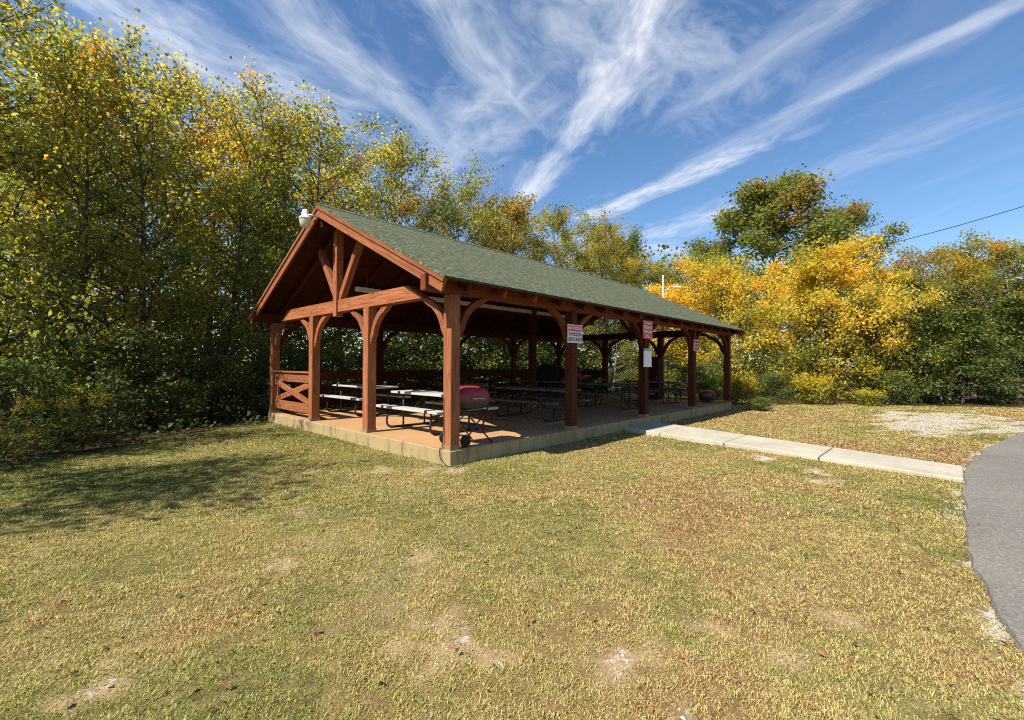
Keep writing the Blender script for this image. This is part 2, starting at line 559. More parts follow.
# ------------------------------------------------------------------ signs
def text(name, s, size, mat, parent, loc, width=None):
    cu = bpy.data.curves.new(name, 'FONT'); cu.body = s; cu.size = size
    cu.align_x = 'CENTER'; cu.align_y = 'CENTER'; cu.extrude = .0012; cu.offset = .0025
    cu.materials.append(mat)
    tmp = bpy.data.objects.new('tmp', cu); me_ = bpy.data.meshes.new_from_object(tmp); bpy.data.objects.remove(tmp)
    o = bpy.data.objects.new(name, me_); COL.objects.link(o); o.parent = parent
    o.location = loc; o.rotation_euler = (R(90), 0, 0)
    if width: o.scale = (width, 1, 1)
    return o


SY = -.098
s1 = empty('warning_sign', (3.04, SY, 2.12), 0, 'white square sign with red header band fixed on the second front post', 'sign')
b = MB(); b.box((0, -.004, 0), (.50, .008, .36)); b.build('sign_board', m_signw, s1, .002)
b = MB(); b.box((0, -.010, .105), (.47, .003, .11)); b.build('header_band', m_signr, s1)
text('lettering', 'NO SMOKING', .085, m_signw, s1, (0, -.013, .105), .88)
text('lettering', 'PAVILION', .105, m_ink, s1, (0, -.010, -.015), .95)
text('lettering', 'GROUNDS', .105, m_ink, s1, (0, -.010, -.115), .95)

s2 = empty('notice_sign', (6.12, SY, 2.385), 0, 'bright red sign with four lines of white lettering high on the middle front post', 'sign')
b = MB(); b.box((0, -.004, 0), (.52, .008, .46)); b.build('sign_board', m_signr, s2, .002)
for k, (w_, sx) in enumerate((('TO RENT', 1), ('RESERVE', 1.05), ('PAVILION', .95), ('CALL', 1.3))):
    text('lettering', w_, .11, m_signw, s2, (0, -.010, .165 - k * .11), sx)

s3 = empty('warning_sign', (9.22, SY, 2.10), 0, 'small faded pink sign with red lettering on the fourth front post', 'sign')
b = MB(); b.box((0, -.004, 0), (.46, .008, .34)); b.build('sign_board', m_signpink, s3, .002)
for k, w_ in enumerate(('NO SMOKING', 'PAVILION', 'GROUNDS')):
    text('lettering', w_, .085, m_inkred, s3, (0, -.010, .10 - k * .10), .85)

nb = empty('notice_board', (6.09, SY, 1.69), 0, 'plain white notice box with grey top strip below the red sign', 'notice board')
b = MB(); b.box((0, -.015, -.03), (.38, .03, .40)); b.build('sheet', m_signw, nb, .004)
b = MB(); b.box((0, -.016, .20), (.38, .033, .055)); b.build('top_strip', m_grey, nb, .003)


# ------------------------------------------------------------------ picnic tables
TBL = ['grey plank picnic table nearest the front corner post, beside the red grill',
       'grey plank picnic table behind the crossed railing at the left front',
       'shaded picnic table behind the red grill, between the first two front posts',
       'shaded picnic table in the far row behind the second railing bay',
       'shaded picnic table between the second and middle front posts',
       'shaded picnic table by the rear railing near the black covered grill',
       'picnic table at the far right end between the middle and fourth front posts',
       'picnic table in the far back corner beside the rear railing']


def make_table():
    r = empty('picnic_table', (0, 0, 0))
    tag(r, TBL[0], 'picnic table', 'picnic tables under the pavilion roof')
    hl = 1.04
    b = MB()
    for k in range(3): b.box(((k - 1) * .245, 0, .70), (.236, 2 * hl, .045))
    for y in (-.72, .72): b.box((0, y, .671), (.70, .06, .012))
    b.build('tabletop', m_plank, r, .006)
    for s in (-1, 1):
        b = MB()
        b.box((s * .62, 0, .435), (.25, 2 * hl, .045)); b.build('bench_seat', m_plank, r, .006)
    for y in (-.72, .72):
        b = MB()
        pts = round_path([(-.62, y, .41), (-.66, y, .02), (.66, y, .02), (.62, y, .41)], .16, 5)
        b.tube(pts, .021, 8)
        b.tube([(-.26, y, .02), (-.26, y, .67)], .019, 8); b.tube([(.26, y, .02), (.26, y, .67)], .019, 8)
        b.tube([(-.66, y, .40), (.66, y, .40)], .017, 8)
        b.box((-.62, y, .462), (.26, .05, .012)); b.box((.62, y, .462), (.26, .05, .012))
        for s in (-1, 1): b.box((s * .752, y, .435), (.012, .07, .06)); b.box((s * .372, y, .70), (.012, .07, .06))
        b.tube([(0, y * .98, .40), (0, y * .42, .66)], .013, 6)
        b.build('leg_frame', m_metal_dark, r)
    return r


proto = make_table()
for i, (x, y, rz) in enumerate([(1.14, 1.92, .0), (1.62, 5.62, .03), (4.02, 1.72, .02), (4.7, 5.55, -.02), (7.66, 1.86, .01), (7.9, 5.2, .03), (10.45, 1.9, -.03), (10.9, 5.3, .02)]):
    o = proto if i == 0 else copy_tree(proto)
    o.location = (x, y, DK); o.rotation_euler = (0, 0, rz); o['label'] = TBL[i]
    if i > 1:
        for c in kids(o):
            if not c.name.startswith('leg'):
                c.data = c.data.copy(); c.data.materials[0] = m_plank_shaded


# ------------------------------------------------------------------ grills
def super_dome(b, c, a, d, h_, n=28, m=8, e=.55, e2=.65, sgn=1, bottom=True):
    rows = []
    for j in range(m + 1):
        t = j / m * math.pi / 2
        cr_, sr_ = math.cos(t) ** e2 if t < math.pi / 2 - 1e-6 else 0, math.sin(t) ** e2
        rows.append([(c[0] + a * cr_ * math.copysign(abs(math.cos(q)) ** e, math.cos(q)),
                      c[1] + d * cr_ * math.copysign(abs(math.sin(q)) ** e, math.sin(q)),
                      c[2] + sgn * h_ * sr_) for q in [2 * math.pi * k / n for k in range(n)]])
    vs = [p for r_ in rows for p in r_]
    b.add(vs, [(j * n + k, j * n + (k + 1) % n, (j + 1) * n + (k + 1) % n, (j + 1) * n + k) for j in range(m) for k in range(n)], True)


g = empty('barrel_grill', (.50, .20, DK), 0, 'red lidded charcoal grill on crossed black legs with wheels behind the front corner post', 'grill')
b = MB(); super_dome(b, (0, 0, .69), .37, .235, .245, e=.55); lid = b.build('lid', m_red, g)
b = MB(); b.tube(round_path([(-.12, -.225, .74), (-.12, -.275, .74), (.12, -.275, .74), (.12, -.225, .74)], .02), .010, 6); b.build('lid_handle', m_steel, lid)
b = MB(); super_dome(b, (0, 0, .685), .365, .23, .15, e=.55, sgn=-1); b.box((0, 0, .687), (.76, .47, .012)); b.build('bowl', m_black, g, 0)
for y in (-.2, .2):
    b = MB()
    b.tube([(-.27, y * 1.25, .10), (.27, y, .58)], .013, 8); b.tube([(.31, y * 1.25, .012), (-.27, y, .58)], .013, 8)
    b.build('leg', m_black, g)
b = MB()
b.tube([(-.27, -.25, .10), (-.27, .25, .10)], .010, 6); b.box((.02, 0, .30), (.34, .36, .008)); b.tube([(.27, -.2, .58), (.27, .2, .58)], .010, 6); b.tube([(-.27, -.2, .58), (-.27, .2, .58)], .010, 6)
b.tube([(.38, -.2, .66), (.46, -.19, .67), (.46, .19, .67), (.38, .2, .66)], .010, 6)
b.build('shelf', m_black, g)
for y in (-.26, .26):
    b = MB(); b.lathe([(0, -.02), (.06, -.02), (.095, -.016), (.10, 0), (.095, .016), (.06, .02), (0, .02)], (-.27, y, .10), 18, 'y'); b.build('wheel', m_rubber, g)

g2 = empty('barrel_grill', (11.98, .62, DK), .2, 'dark red lidded tub grill sitting low on the floor at the far end', 'grill')
b = MB(); super_dome(b, (0, 0, .23), .37, .25, .19, e=.6); lid = b.build('lid', m_dullred, g2)
b = MB(); b.tube(round_path([(-.1, -.24, .28), (-.1, -.29, .28), (.1, -.29, .28), (.1, -.24, .28)], .02), .011, 6); b.build('lid_handle', m_steel, lid)
b = MB(); super_dome(b, (0, 0, .225), .365, .245, .17, e=.6, sgn=-1); b.build('bowl', m_black, g2)
for x in (-.2, .2):
    b = MB(); b.tube(round_path([(x, -.18, .16), (x, -.18, .012), (x, .18, .012), (x, .18, .16)], .03), .012, 6); b.build('leg', m_black, g2)

# covered grill and drum smoker in the back corner
x_, y_ = 11.2, 6.45
cg = empty('covered_grill', (x_ - .55, y_ + .28, DK), R(-48), 'tall grill under a black fabric cover in the dark back corner', 'covered grill')
b = MB(); n = 26
rows = []
for z, sx, sy in ((.10, .46, .33), (.35, .445, .31), (.7, .45, .31), (.95, .46, .31), (1.12, .42, .29), (1.24, .33, .22), (1.27, .05, .04)):
    rows.append([(sx * math.copysign(abs(math.cos(q)) ** .45, math.cos(q)) * (1 + .03 * math.sin(q * 7 + z * 4)), sy * math.copysign(abs(math.sin(q)) ** .45, math.sin(q)) * (1 + .04 * math.sin(q * 5 + z * 6)), z + .015 * math.sin(q * 6)) for q in [2 * math.pi * k / n for k in range(n)]])
b.add([p for r_ in rows for p in r_], [(j * n + k, j * n + (k + 1) % n, (j + 1) * n + (k + 1) % n, (j + 1) * n + k) for j in range(len(rows) - 1) for k in range(n)], True)
b.build('cover', m_cover, cg)
for x in (-.38, .38):
    b = MB(); b.tube([(x, -.24, .0), (x, -.24, .3)], .018, 6); b.tube([(x, .24, 0), (x, .24, .3)], .018, 6); b.build('leg', m_black, cg)
ds = empty('drum_smoker', (x_ + .42, y_ - .55, DK), 0, 'dull red drum smoker with black domed lid beside the covered grill', 'smoker')
b = MB(); b.lathe([(0, .14), (.22, .14), (.23, .16), (.23, .40), (.237, .41), (.23, .42), (.23, .70), (.237, .71), (.23, .72), (.23, 1.02), (.24, 1.03), (0, 1.03)], n=22); b.build('drum', m_dullred, ds)
b = MB(); b.lathe([(.245, 1.035), (.24, 1.10), (.19, 1.17), (.1, 1.20), (0, 1.21)], n=22); b.build('lid', m_black, ds)
b = MB()
for q in range(3): b.tube([(.2 * math.cos(q * 2.1), .2 * math.sin(q * 2.1), .16), (.23 * math.cos(q * 2.1), .23 * math.sin(q * 2.1), 0)], .014, 6)
b.build('leg_ring', m_black, ds)

cab = empty('storage_cabinet', (L - .36, BU + .02, DK), 0, 'tall narrow dark cabinet standing against the far gable post', 'cabinet')
b = MB(); b.box((0, 0, .80), (.36, .40, 1.56)); b.box((0, 0, 1.59), (.40, .44, .025)); b.build('carcass', m_wood_shaded, cab, .004)
b = MB(); b.box((-.187, 0, .80), (.012, .37, 1.48)); d_ = b.build('door', m_wood_shaded, cab, .003)
b = MB(); b.tube([(-.21, -.13, .74), (-.21, -.13, .90)], .008, 6); b.build('handle', m_steel, d_)
b = MB(); b.box((0, 0, .01), (.34, .38, .02)); b.build('plinth', m_black, cab)

# power cord at the front corner
b = MB()
b.tube(round_path([(-.11, .045, 1.0), (-.115, .05, .5), (-.13, .06, DK + .012), (-.135, .12, DK + .012), (-.14, .10, .10), (-.17, .0, .06), (-.20, -.16, .014), (-.10, -.30, .014), (.12, -.16, .014)], .05), .0065, 6)
tag(b.build('extension_cord', m_cable), 'thin black power cord looping off the slab at the front corner post', 'cord')

# ------------------------------------------------------------------ ground, road, path
ROAD = [(-9, -7.6), (-4.5, -6.55), (-2.0, -5.98), (-.73, -5.69), (.4, -5.58), (1.6, -5.545), (2.85, -5.55), (3.9, -5.585), (4.8, -5.63), (6.2, -5.78), (7.48, -5.96), (9.4, -6.32), (11.4, -6.78), (14, -7.6), (17.5, -9.2), (22, -12.4), (27, -18)]
PATH = [(4.92, -.125), (6.42, -.125), (5.12, -5.62), (4.02, -5.60)]    # near/far at slab, far/near at the road
ra = np.array(ROAD)


def road_edge(x):
    return np.interp(x, ra[:, 0], ra[:, 1])


EDGE = np.array([(-40, -14), (-16, -1.5), (-9, 1.6), (-6.4, 3.0), (-4.66, 4.14), (-3.13, 5.38), (-.54, 6.75), (.6, 7.6), (3, 8.0), (14, 8.2), (15.5, 4.0), (17, .0), (17.6, -2.5), (19.2, -5), (21, -8), (24, -13), (30, -25)])


def forest_d(x, y):
    "signed metres inside the wood (positive = under the trees)"
    P = np.stack([x, y], -1); best = np.full(x.shape, 1e9); sg = np.zeros(x.shape)
    for i in range(len(EDGE) - 1):
        a = EDGE[i]; d = EDGE[i + 1] - a; l2 = (d * d).sum()
        t = np.clip(((P - a) @ d) / l2, 0, 1)
        q = P - (a + t[..., None] * d); dist = np.hypot(q[..., 0], q[..., 1])
        side = d[0] * (P[..., 1] - a[1]) - d[1] * (P[..., 0] - a[0])
        m = dist < best
        best = np.where(m, dist, best); sg = np.where(m, np.sign(side), sg)
    return best * sg


def in_path(x, y, pad=0):
    t = (y + .125) / (-5.61 + .125)
    lo = 4.92 + (4.02 - 4.92) * t; hi = 6.42 + (5.12 - 6.42) * t
    return (t > -.02 - pad) & (t < 1.0 + pad * .2) & (x > lo - pad) & (x < hi + pad)


SPOTS = [(-2.19, -2.32, .26, .5), (-2.9, -3.49, .42, .75), (-2.65, -3.3, .3, .6), (-4.08, -2.38, .33, .5), (-.5, -.05, .5, .15), (-.2, -.32, .55, .15), (-.9, .5, .42, .2), (2.79, -4.22, .5, 1.0), (3.35, -4.0, .55, 1.0), (3.9, -3.2, .5, .9), (-2.2, -4.25, .35, .8), (-1.6, -4.75, .30, .9), (-1.75, -4.4, .25, .9), (-3.1, -1.75, .25, .5), (-2.75, -3.75, .3, .8), (-2.6, -4.6, .3, .9), (-1.0, -5.0, .3, .9), (-2.45, -.55, .3, .2)]


def masks(x, y):
    f = forest_d(x, y)
    n1 = fbm(x * .9, y * .9, 3, 4); n2 = fbm(x * 3.3, y * 3.3, 11, 4); n3 = fbm(x * 7, y * 7, 17, 3); n4 = fbm(x * 6 + 3, y * 6, 23, 3)
    # pale gravel wash between path and road
    gx = np.exp(-(((x - 13.2 + .35 * (y + 5)) / 5.0) ** 2 + ((y + 5.7) / 2.8) ** 2))
    ng = fbm(x * 1.1 - y * .5, y * 2.6 + x * 1.2, 41, 4)
    gravel = sstep(.52, .68, gx * .46 + ng * .58)
    rd = y - road_edge(x)
    gravel = np.maximum(gravel, sstep(.22, .02, np.abs(rd - .02)) * sstep(.45, .6, n2) * .8)
    bare = np.zeros_like(x); pale = np.zeros_like(x)
    for sx, sy, r_, p_ in SPOTS:
        d = np.hypot(x - sx + (n2 - .5) * .5, (y - sy) + (n1 - .5) * .5) / (r_ * .85)
        m = sstep(.62, .84, np.exp(-d * d * 1.2) * .62 + n3 * .55 - .03)
        bare = np.maximum(bare, m); pale = np.maximum(pale, m * p_ * sstep(.46, .60, n4) * .8)
    thin = sstep(.60, .74, n2 * .7 + n1 * .3 + .05)
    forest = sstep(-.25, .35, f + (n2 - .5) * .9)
    brown = sstep(.46, .64, fbm(x * 1.3 + 5, y * 1.3, 31, 4) + .075 * np.clip(.687 * x - .727 * y - 1.1, -2.4, 1.4) + .05 * sstep(5, 2.5, (x - CAM.x) * FW0.x + (y - CAM.y) * FW0.y))
    return dict(forest=forest, gravel=np.clip(gravel + pale, 0, 1), bare=np.clip(bare, 0, 1), thin=thin, brown=brown)


def axis(lo, hi, step, far):
    a = np.arange(lo, hi, step); out = [a]; x = hi; s = step; r_ = []
    while x < far: r_.append(x); s *= 1.25; x += s
    r_.append(far)
    l_ = []; x = lo; s = step
    while x > -far: s *= 1.25; x -= s; l_.append(max(x, -far))
    return np.array(l_[::-1] + list(a) + r_)


gx = axis(-8, 19, .085, 600); gy = axis(-9, 9, .085, 600)
X, Y = np.meshgrid(gx, gy, indexing='ij')
mk = masks(X, Y)
def ground_z(x, y):
    z = -.012 + (fbm(x * .8, y * .8, 51, 3) - .5) * .045 + (fbm(x * 5, y * 5, 53, 2) - .5) * .012
    flatm = ((x > -.5) & (x < L + .5) & (y > -.5) & (y < W + .5)) | in_path(x, y, .3) | (y < road_edge(x) + .3)
    z = z + (fbm(x * 13, y * 13, 57, 2) - .5) * .022
    return np.where(flatm, np.minimum(z, -.012), z)


Zg = ground_z(X, Y)
hillm = np.clip((np.hypot(X - 4, Y) - 60) / 300, 0, 1)
Zg = Zg - hillm * 2
nx, ny = X.shape
me = bpy.data.meshes.new('lawn')
vi = np.arange(nx * ny).reshape(nx, ny)
quads = np.stack([vi[:-1, :-1], vi[1:, :-1], vi[1:, 1:], vi[:-1, 1:]], -1).reshape(-1, 4)
me.vertices.add(nx * ny); me.vertices.foreach_set('co', np.stack([X, Y, Zg], -1).astype(np.float32).ravel())
me.loops.add(quads.size); me.loops.foreach_set('vertex_index', quads.astype(np.int32).ravel())
me.polygons.add(len(quads)); me.polygons.foreach_set('loop_start', np.arange(0, quads.size, 4, dtype=np.int32))
me.polygons.foreach_set('use_smooth', np.ones(len(quads), dtype=bool))
me.update(calc_edges=True)
for k, v in mk.items():
    a = me.attributes.new(k, 'FLOAT', 'POINT'); a.data.foreach_set('value', v.astype(np.float32).ravel())
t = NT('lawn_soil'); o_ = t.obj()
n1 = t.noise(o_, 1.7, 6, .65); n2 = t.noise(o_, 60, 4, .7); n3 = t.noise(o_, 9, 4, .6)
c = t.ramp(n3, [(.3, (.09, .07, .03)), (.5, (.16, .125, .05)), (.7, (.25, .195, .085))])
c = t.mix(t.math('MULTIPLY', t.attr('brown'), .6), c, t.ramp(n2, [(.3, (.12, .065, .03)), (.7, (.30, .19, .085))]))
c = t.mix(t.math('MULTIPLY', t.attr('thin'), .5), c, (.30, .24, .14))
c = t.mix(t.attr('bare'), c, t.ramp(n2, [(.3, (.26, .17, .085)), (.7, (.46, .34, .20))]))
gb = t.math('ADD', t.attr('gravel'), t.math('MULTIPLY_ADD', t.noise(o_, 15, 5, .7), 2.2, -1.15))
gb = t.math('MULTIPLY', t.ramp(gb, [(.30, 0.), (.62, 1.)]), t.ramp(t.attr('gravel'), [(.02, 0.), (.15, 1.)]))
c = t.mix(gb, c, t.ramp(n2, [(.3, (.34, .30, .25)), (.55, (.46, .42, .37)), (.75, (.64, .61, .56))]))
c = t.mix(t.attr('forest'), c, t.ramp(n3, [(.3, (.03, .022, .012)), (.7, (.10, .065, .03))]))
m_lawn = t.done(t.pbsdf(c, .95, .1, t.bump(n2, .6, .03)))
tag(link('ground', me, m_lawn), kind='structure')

# road sheet, its edge crumbling
dense = [ROAD[0]]
for i in range(len(ROAD) - 1):
    (x0, y0), (x1, y1) = ROAD[i], ROAD[i + 1]
    k_ = max(1, int(math.hypot(x1 - x0, y1 - y0) / (.07 if x0 < 10 else .3)))
    for q in range(1, k_ + 1): dense.append((x0 + (x1 - x0) * q / k_, y0 + (y1 - y0) * q / k_))
dn = np.array(dense)
dn[:, 1] += (fbm(dn[:, 0] * 2.2, dn[:, 1] * 0, 77, 4) - .5) * .13
SMOOTH_ROAD, ROAD = ROAD, [tuple(p) for p in dn]
b = MB()
top = [(x, y, .014) for x, y in ROAD]
for i in range(len(ROAD) - 1):
    (x0, y0), (x1, y1) = ROAD[i], ROAD[i + 1]
    b.add([(x0, y0, .014), (x1, y1, .014), (x1 + 1.2, y1 - 5.2, .014), (x0 + 1.2, y0 - 5.2, .014)], [(3, 2, 1, 0)])
    # ragged crumbling lip
    b.add([(x0, y0, .014), (x1, y1, .014), (x1, y1 + .02, -.03), (x0, y0 + .02, -.03)], [(0, 1, 2, 3)])
t = NT('asphalt'); o_ = t.obj()
n1 = t.noise(o_, .7, 5, .6); n2 = t.noise(o_, 130, 2, .7); n3 = t.noise(o_, 30, 3)
c = t.ramp(n1, [(.3, (.128, .116, .10)), (.7, (.185, .168, .145))])
vo = t.n('ShaderNodeTexVoronoi'); vo.inputs['Scale'].default_value = 75; t.l(o_, vo.inputs['Vector'])
vs2 = t.n('ShaderNodeSeparateColor'); t.l(vo.outputs['Color'], vs2.inputs[0])
c = t.mix(t.ramp(vs2.outputs[0], [(.62, 0.), (.95, .42)]), c, (.34, .30, .24))
c = t.mix(t.ramp(vs2.outputs[1], [(.70, 0.), (.95, .4)]), c, (.06, .055, .045))
c = t.mix(t.ramp(t.noise(o_, 2.6, 5, .7), [(.48, 0.), (.7, .3)]), c, (.22, .19, .15))
m_asph = t.done(t.pbsdf(c, .85, .3, t.bump(n2, .5, .006)))
tag(b.build('road', m_asph), kind='structure')

# concrete footpath: slabs with joints
b = MB(); NP_ = [0, .17, .42, .70, 1.0]
for i in range(len(NP_) - 1):
    t0, t1 = NP_[i] + (.0015 if i else 0), NP_[i + 1] - .0015
    P = lambda t, s: (Vector((*PATH[0], 0)).lerp(Vector((*PATH[3], 0)), t) if s == 0 else Vector((*PATH[1], 0)).lerp(Vector((*PATH[2], 0)), t))
    zt = lambda t: .085 - .052 * t
    q = [P(t0, 0), P(t0, 1), P(t1, 1), P(t1, 0)]; tz = [t0, t0, t1, t1]
    vs = [(p.x, p.y, -.2) for p in q] + [(p.x, p.y, zt(k)) for p, k in zip(q, tz)]
    b.add(vs, [(0, 1, 2, 3), (7, 6, 5, 4), (0, 4, 5, 1), (1, 5, 6, 2), (2, 6, 7, 3), (3, 7, 4, 0)])
tag(b.build('footpath', m_path, None, .012), kind='structure')

# ------------------------------------------------------------------ grass and fallen leaves
cx, cy = CAM.x, CAM.y


def scatter(zmin, zmax, dens, half=1.45):
    "random points in the field ahead of the camera, with a margin on both sides"
    n = int(dens * half * (zmax ** 2 - zmin ** 2))
    Z = np.sqrt(rng.uniform(zmin ** 2, zmax ** 2, n)); a = rng.uniform(-half, half, n) * Z
    x = cx + FW0.x * Z + RT0.x * a; y = cy + FW0.y * Z + RT0.y * a
    return x, y, Z


def off_lawn(x, y):
    return ((x > -.125) & (x < L + .125) & (y > -.125) & (y < W + .125)) | in_path(x, y, .01) | (y < road_edge(x) + .14 - .46 * fbm(x * 2.6, y * 2.6, 5, 4))


def grass():
    cos_, tints = [], []
    for z0, z1, dens, wd, ht in ((.9, 2.6, 30000, .0042, .021), (2.6, 4.5, 17000, .0055, .023), (4.5, 8, 7000, .009, .027), (8, 13, 2600, .014, .032), (13, 21, 1100, .021, .036)):
        x, y, Z = scatter(z0, z1, dens)
        m = masks(x, y)
        keep = rng.uniform(0, 1, len(x)) > np.clip(m['bare'] * .62 + m['gravel'] * .72 + m['thin'] * .15 + m['forest'] * 1.2, 0, 1)
        clump = fbm(x * 6, y * 6, 71, 3)
        keep &= rng.uniform(0, 1, len(x)) < .55 + .9 * clump
        keep &= ~off_lawn(x, y)
        x, y, Z = x[keep], y[keep], Z[keep]; clump = clump[keep]; br_ = m['brown'][keep]
        n = len(x)
        az = rng.uniform(0, 2 * np.pi, n)
        lean = rng.uniform(.6, 1.5, n)
        hh = ht * rng.uniform(.5, 1.35, n) * (.6 + .8 * clump); ww = wd * rng.uniform(.6, 1.3, n)
        dx, dy = np.cos(az), np.sin(az)
        base = np.stack([x, y, ground_z(x, y) - .005], -1)
        side = np.stack([-dy, dx, np.zeros(n)], -1) * ww[:, None] * .5
        tip = base + np.stack([dx * np.sin(lean), dy * np.sin(lean), np.cos(lean) + .12], -1) * hh[:, None]
        mid = base * .45 + tip * .55 + np.array([0, 0, 1.]) * (hh * .16)[:, None]
        co = np.stack([base - side, mid + side * .9, tip, mid - side * .9], 1)[:, [0, 1, 2, 3]]
        cos_.append(co.reshape(-1, 3))
        big = fbm(x * .55, y * .55, 81, 3)
        tn = .42 + (big - .5) * .9 + (clump - .5) * .3 + rng.normal(0, .19, n) + br_ * .22
        # greener towards the shaded wood edge on the left
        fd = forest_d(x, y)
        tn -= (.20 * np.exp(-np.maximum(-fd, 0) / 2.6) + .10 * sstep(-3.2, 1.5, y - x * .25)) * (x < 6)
        tints.append(np.clip(tn, 0, 1))
    return fast_mesh('grass', np.concatenate(cos_), 4, np.concatenate(tints))


m_grass = leafmat('grass_blade', [(0, (.12, .16, .025)), (.28, (.25, .26, .06)), (.5, (.44, .385, .115)), (.72, (.59, .475, .20)), (.9, (.45, .27, .12)), (1, (.28, .125, .06))], .3, 1.25, .55)
tag(link('grass', grass(), m_grass), kind='stuff', label='short dry yellow green lawn grass', cat='grass')


def leaf_quads(c, nrm, ax, s, wf=.36, fold=.10):
    "one leaf per row: 4-corner folded blade"
    ax = ax - nrm * (ax * nrm).sum(1)[:, None]; ax /= np.linalg.norm(ax, axis=1)[:, None] + 1e-9
    bx = np.cross(nrm, ax); S = s[:, None]
    lift = nrm * S * fold
    co = np.stack([c - ax * S * .5, c + bx * S * wf + lift, c + ax * S * .5, c - bx * S * wf + lift], 1)
    return co.reshape(-1, 3)


def unit(v): return v / (np.linalg.norm(v, axis=1)[:, None] + 1e-9)


def fallen():
    x, y, Z = scatter(1.2, 13, 26)
    ok = ~off_lawn(x, y) & (rng.uniform(0, 1, len(x)) < .25 + .75 * (fbm(x * 1.1, y * 1.1, 91, 3) > .5))
    x, y = x[ok], y[ok]; n = len(x)
    c = np.stack([x, y, ground_z(x, y) + rng.uniform(.012, .035, n)], -1)
    nr = unit(np.stack([rng.normal(0, .35, n), rng.normal(0, .35, n), np.ones(n)], -1))
    co = leaf_quads(c, nr, rng.normal(0, 1, (n, 3)), rng.uniform(.018, .045, n), .33, .2)
    return fast_mesh('fallen_leaves', co, 4, rng.uniform(0, 1, n))


m_fallen = leafmat('dry_leaf', [(0, (.12, .04, .02)), (.5, (.22, .09, .035)), (.85, (.33, .17, .07)), (1, (.5, .33, .05))], .2, 1.2)
tag(link('fallen_leaves', fallen(), m_fallen), kind='stuff', label='brown fallen leaves scattered over the lawn', cat='leaves')


def pebbles():
    x, y, Z = scatter(1.2, 9, 700)
    m = masks(x, y); ok = (rng.uniform(0, 1, len(x)) < np.clip(m['gravel'] * .9 + m['bare'] * .3, 0, 1)) & ~off_lawn(x, y)
    x, y = x[ok], y[ok]; n = len(x)
    s = rng.uniform(.004, .011, n)
    ang = rng.uniform(0, 6.28, n)
    vs = []
    gz = ground_z(x, y)
    base = np.array([(1, 0, 0), (0, 1, 0), (-1, 0, 0), (0, -1, 0)], float)
    ca, sa = np.cos(ang), np.sin(ang)
    ring = []
    for k in range(4):
        bx, by = base[k][:2]; j = rng.uniform(.7, 1.3, n)
        ring.append(np.stack([x + (bx * ca - by * sa) * s * j, y + (bx * sa + by * ca) * s * j, gz - .002], -1))
    topv = np.stack([x, y, gz + s * .8], -1)
    tri = []
    for k in range(4): tri.append(np.stack([ring[k], ring[(k + 1) % 4], topv], 1))
    co = np.concatenate(tri, 0).reshape(-1, 3)
    return fast_mesh('gravel', co, 3, np.tile(rng.uniform(0, 1, n), 4))


t = NT('pale_gravel'); m_grav = t.done(t.pbsdf(t.ramp(t.attr('tint'), [(0, (.30, .26, .21)), (.6, (.52, .47, .41)), (1, (.68, .65, .6))]), .9, .15))
tag(link('gravel', pebbles(), m_grav), kind='stuff', label='pale gravel showing through bare patches in the lawn', cat='gravel')


# ------------------------------------------------------------------ trees
def tube_np(pts, rad, n):
    "vertices and quads of one tapered branch"
    pts = np.asarray(pts); d = np.gradient(pts, axis=0); d = unit(d)
    ref = np.array([.3, .9, .2]) if abs(d[0, 2]) > .7 else np.array([0, 0, 1.])
    a = unit(np.cross(d, ref)); bb = np.cross(d, a)
    q = np.arange(n) * 2 * np.pi / n
    v = pts[:, None, :] + (a[:, None, :] * np.cos(q)[None, :, None] + bb[:, None, :] * np.sin(q)[None, :, None]) * np.asarray(rad)[:, None, None]
    m = len(pts); i = np.arange(m - 1)[:, None] * n; k = np.arange(n)[None]
    f = np.stack([i + k, i + (k + 1) % n, i + n + (k + 1) % n, i + n + k], -1).reshape(-1, 4)
    return v.reshape(-1, 3), f


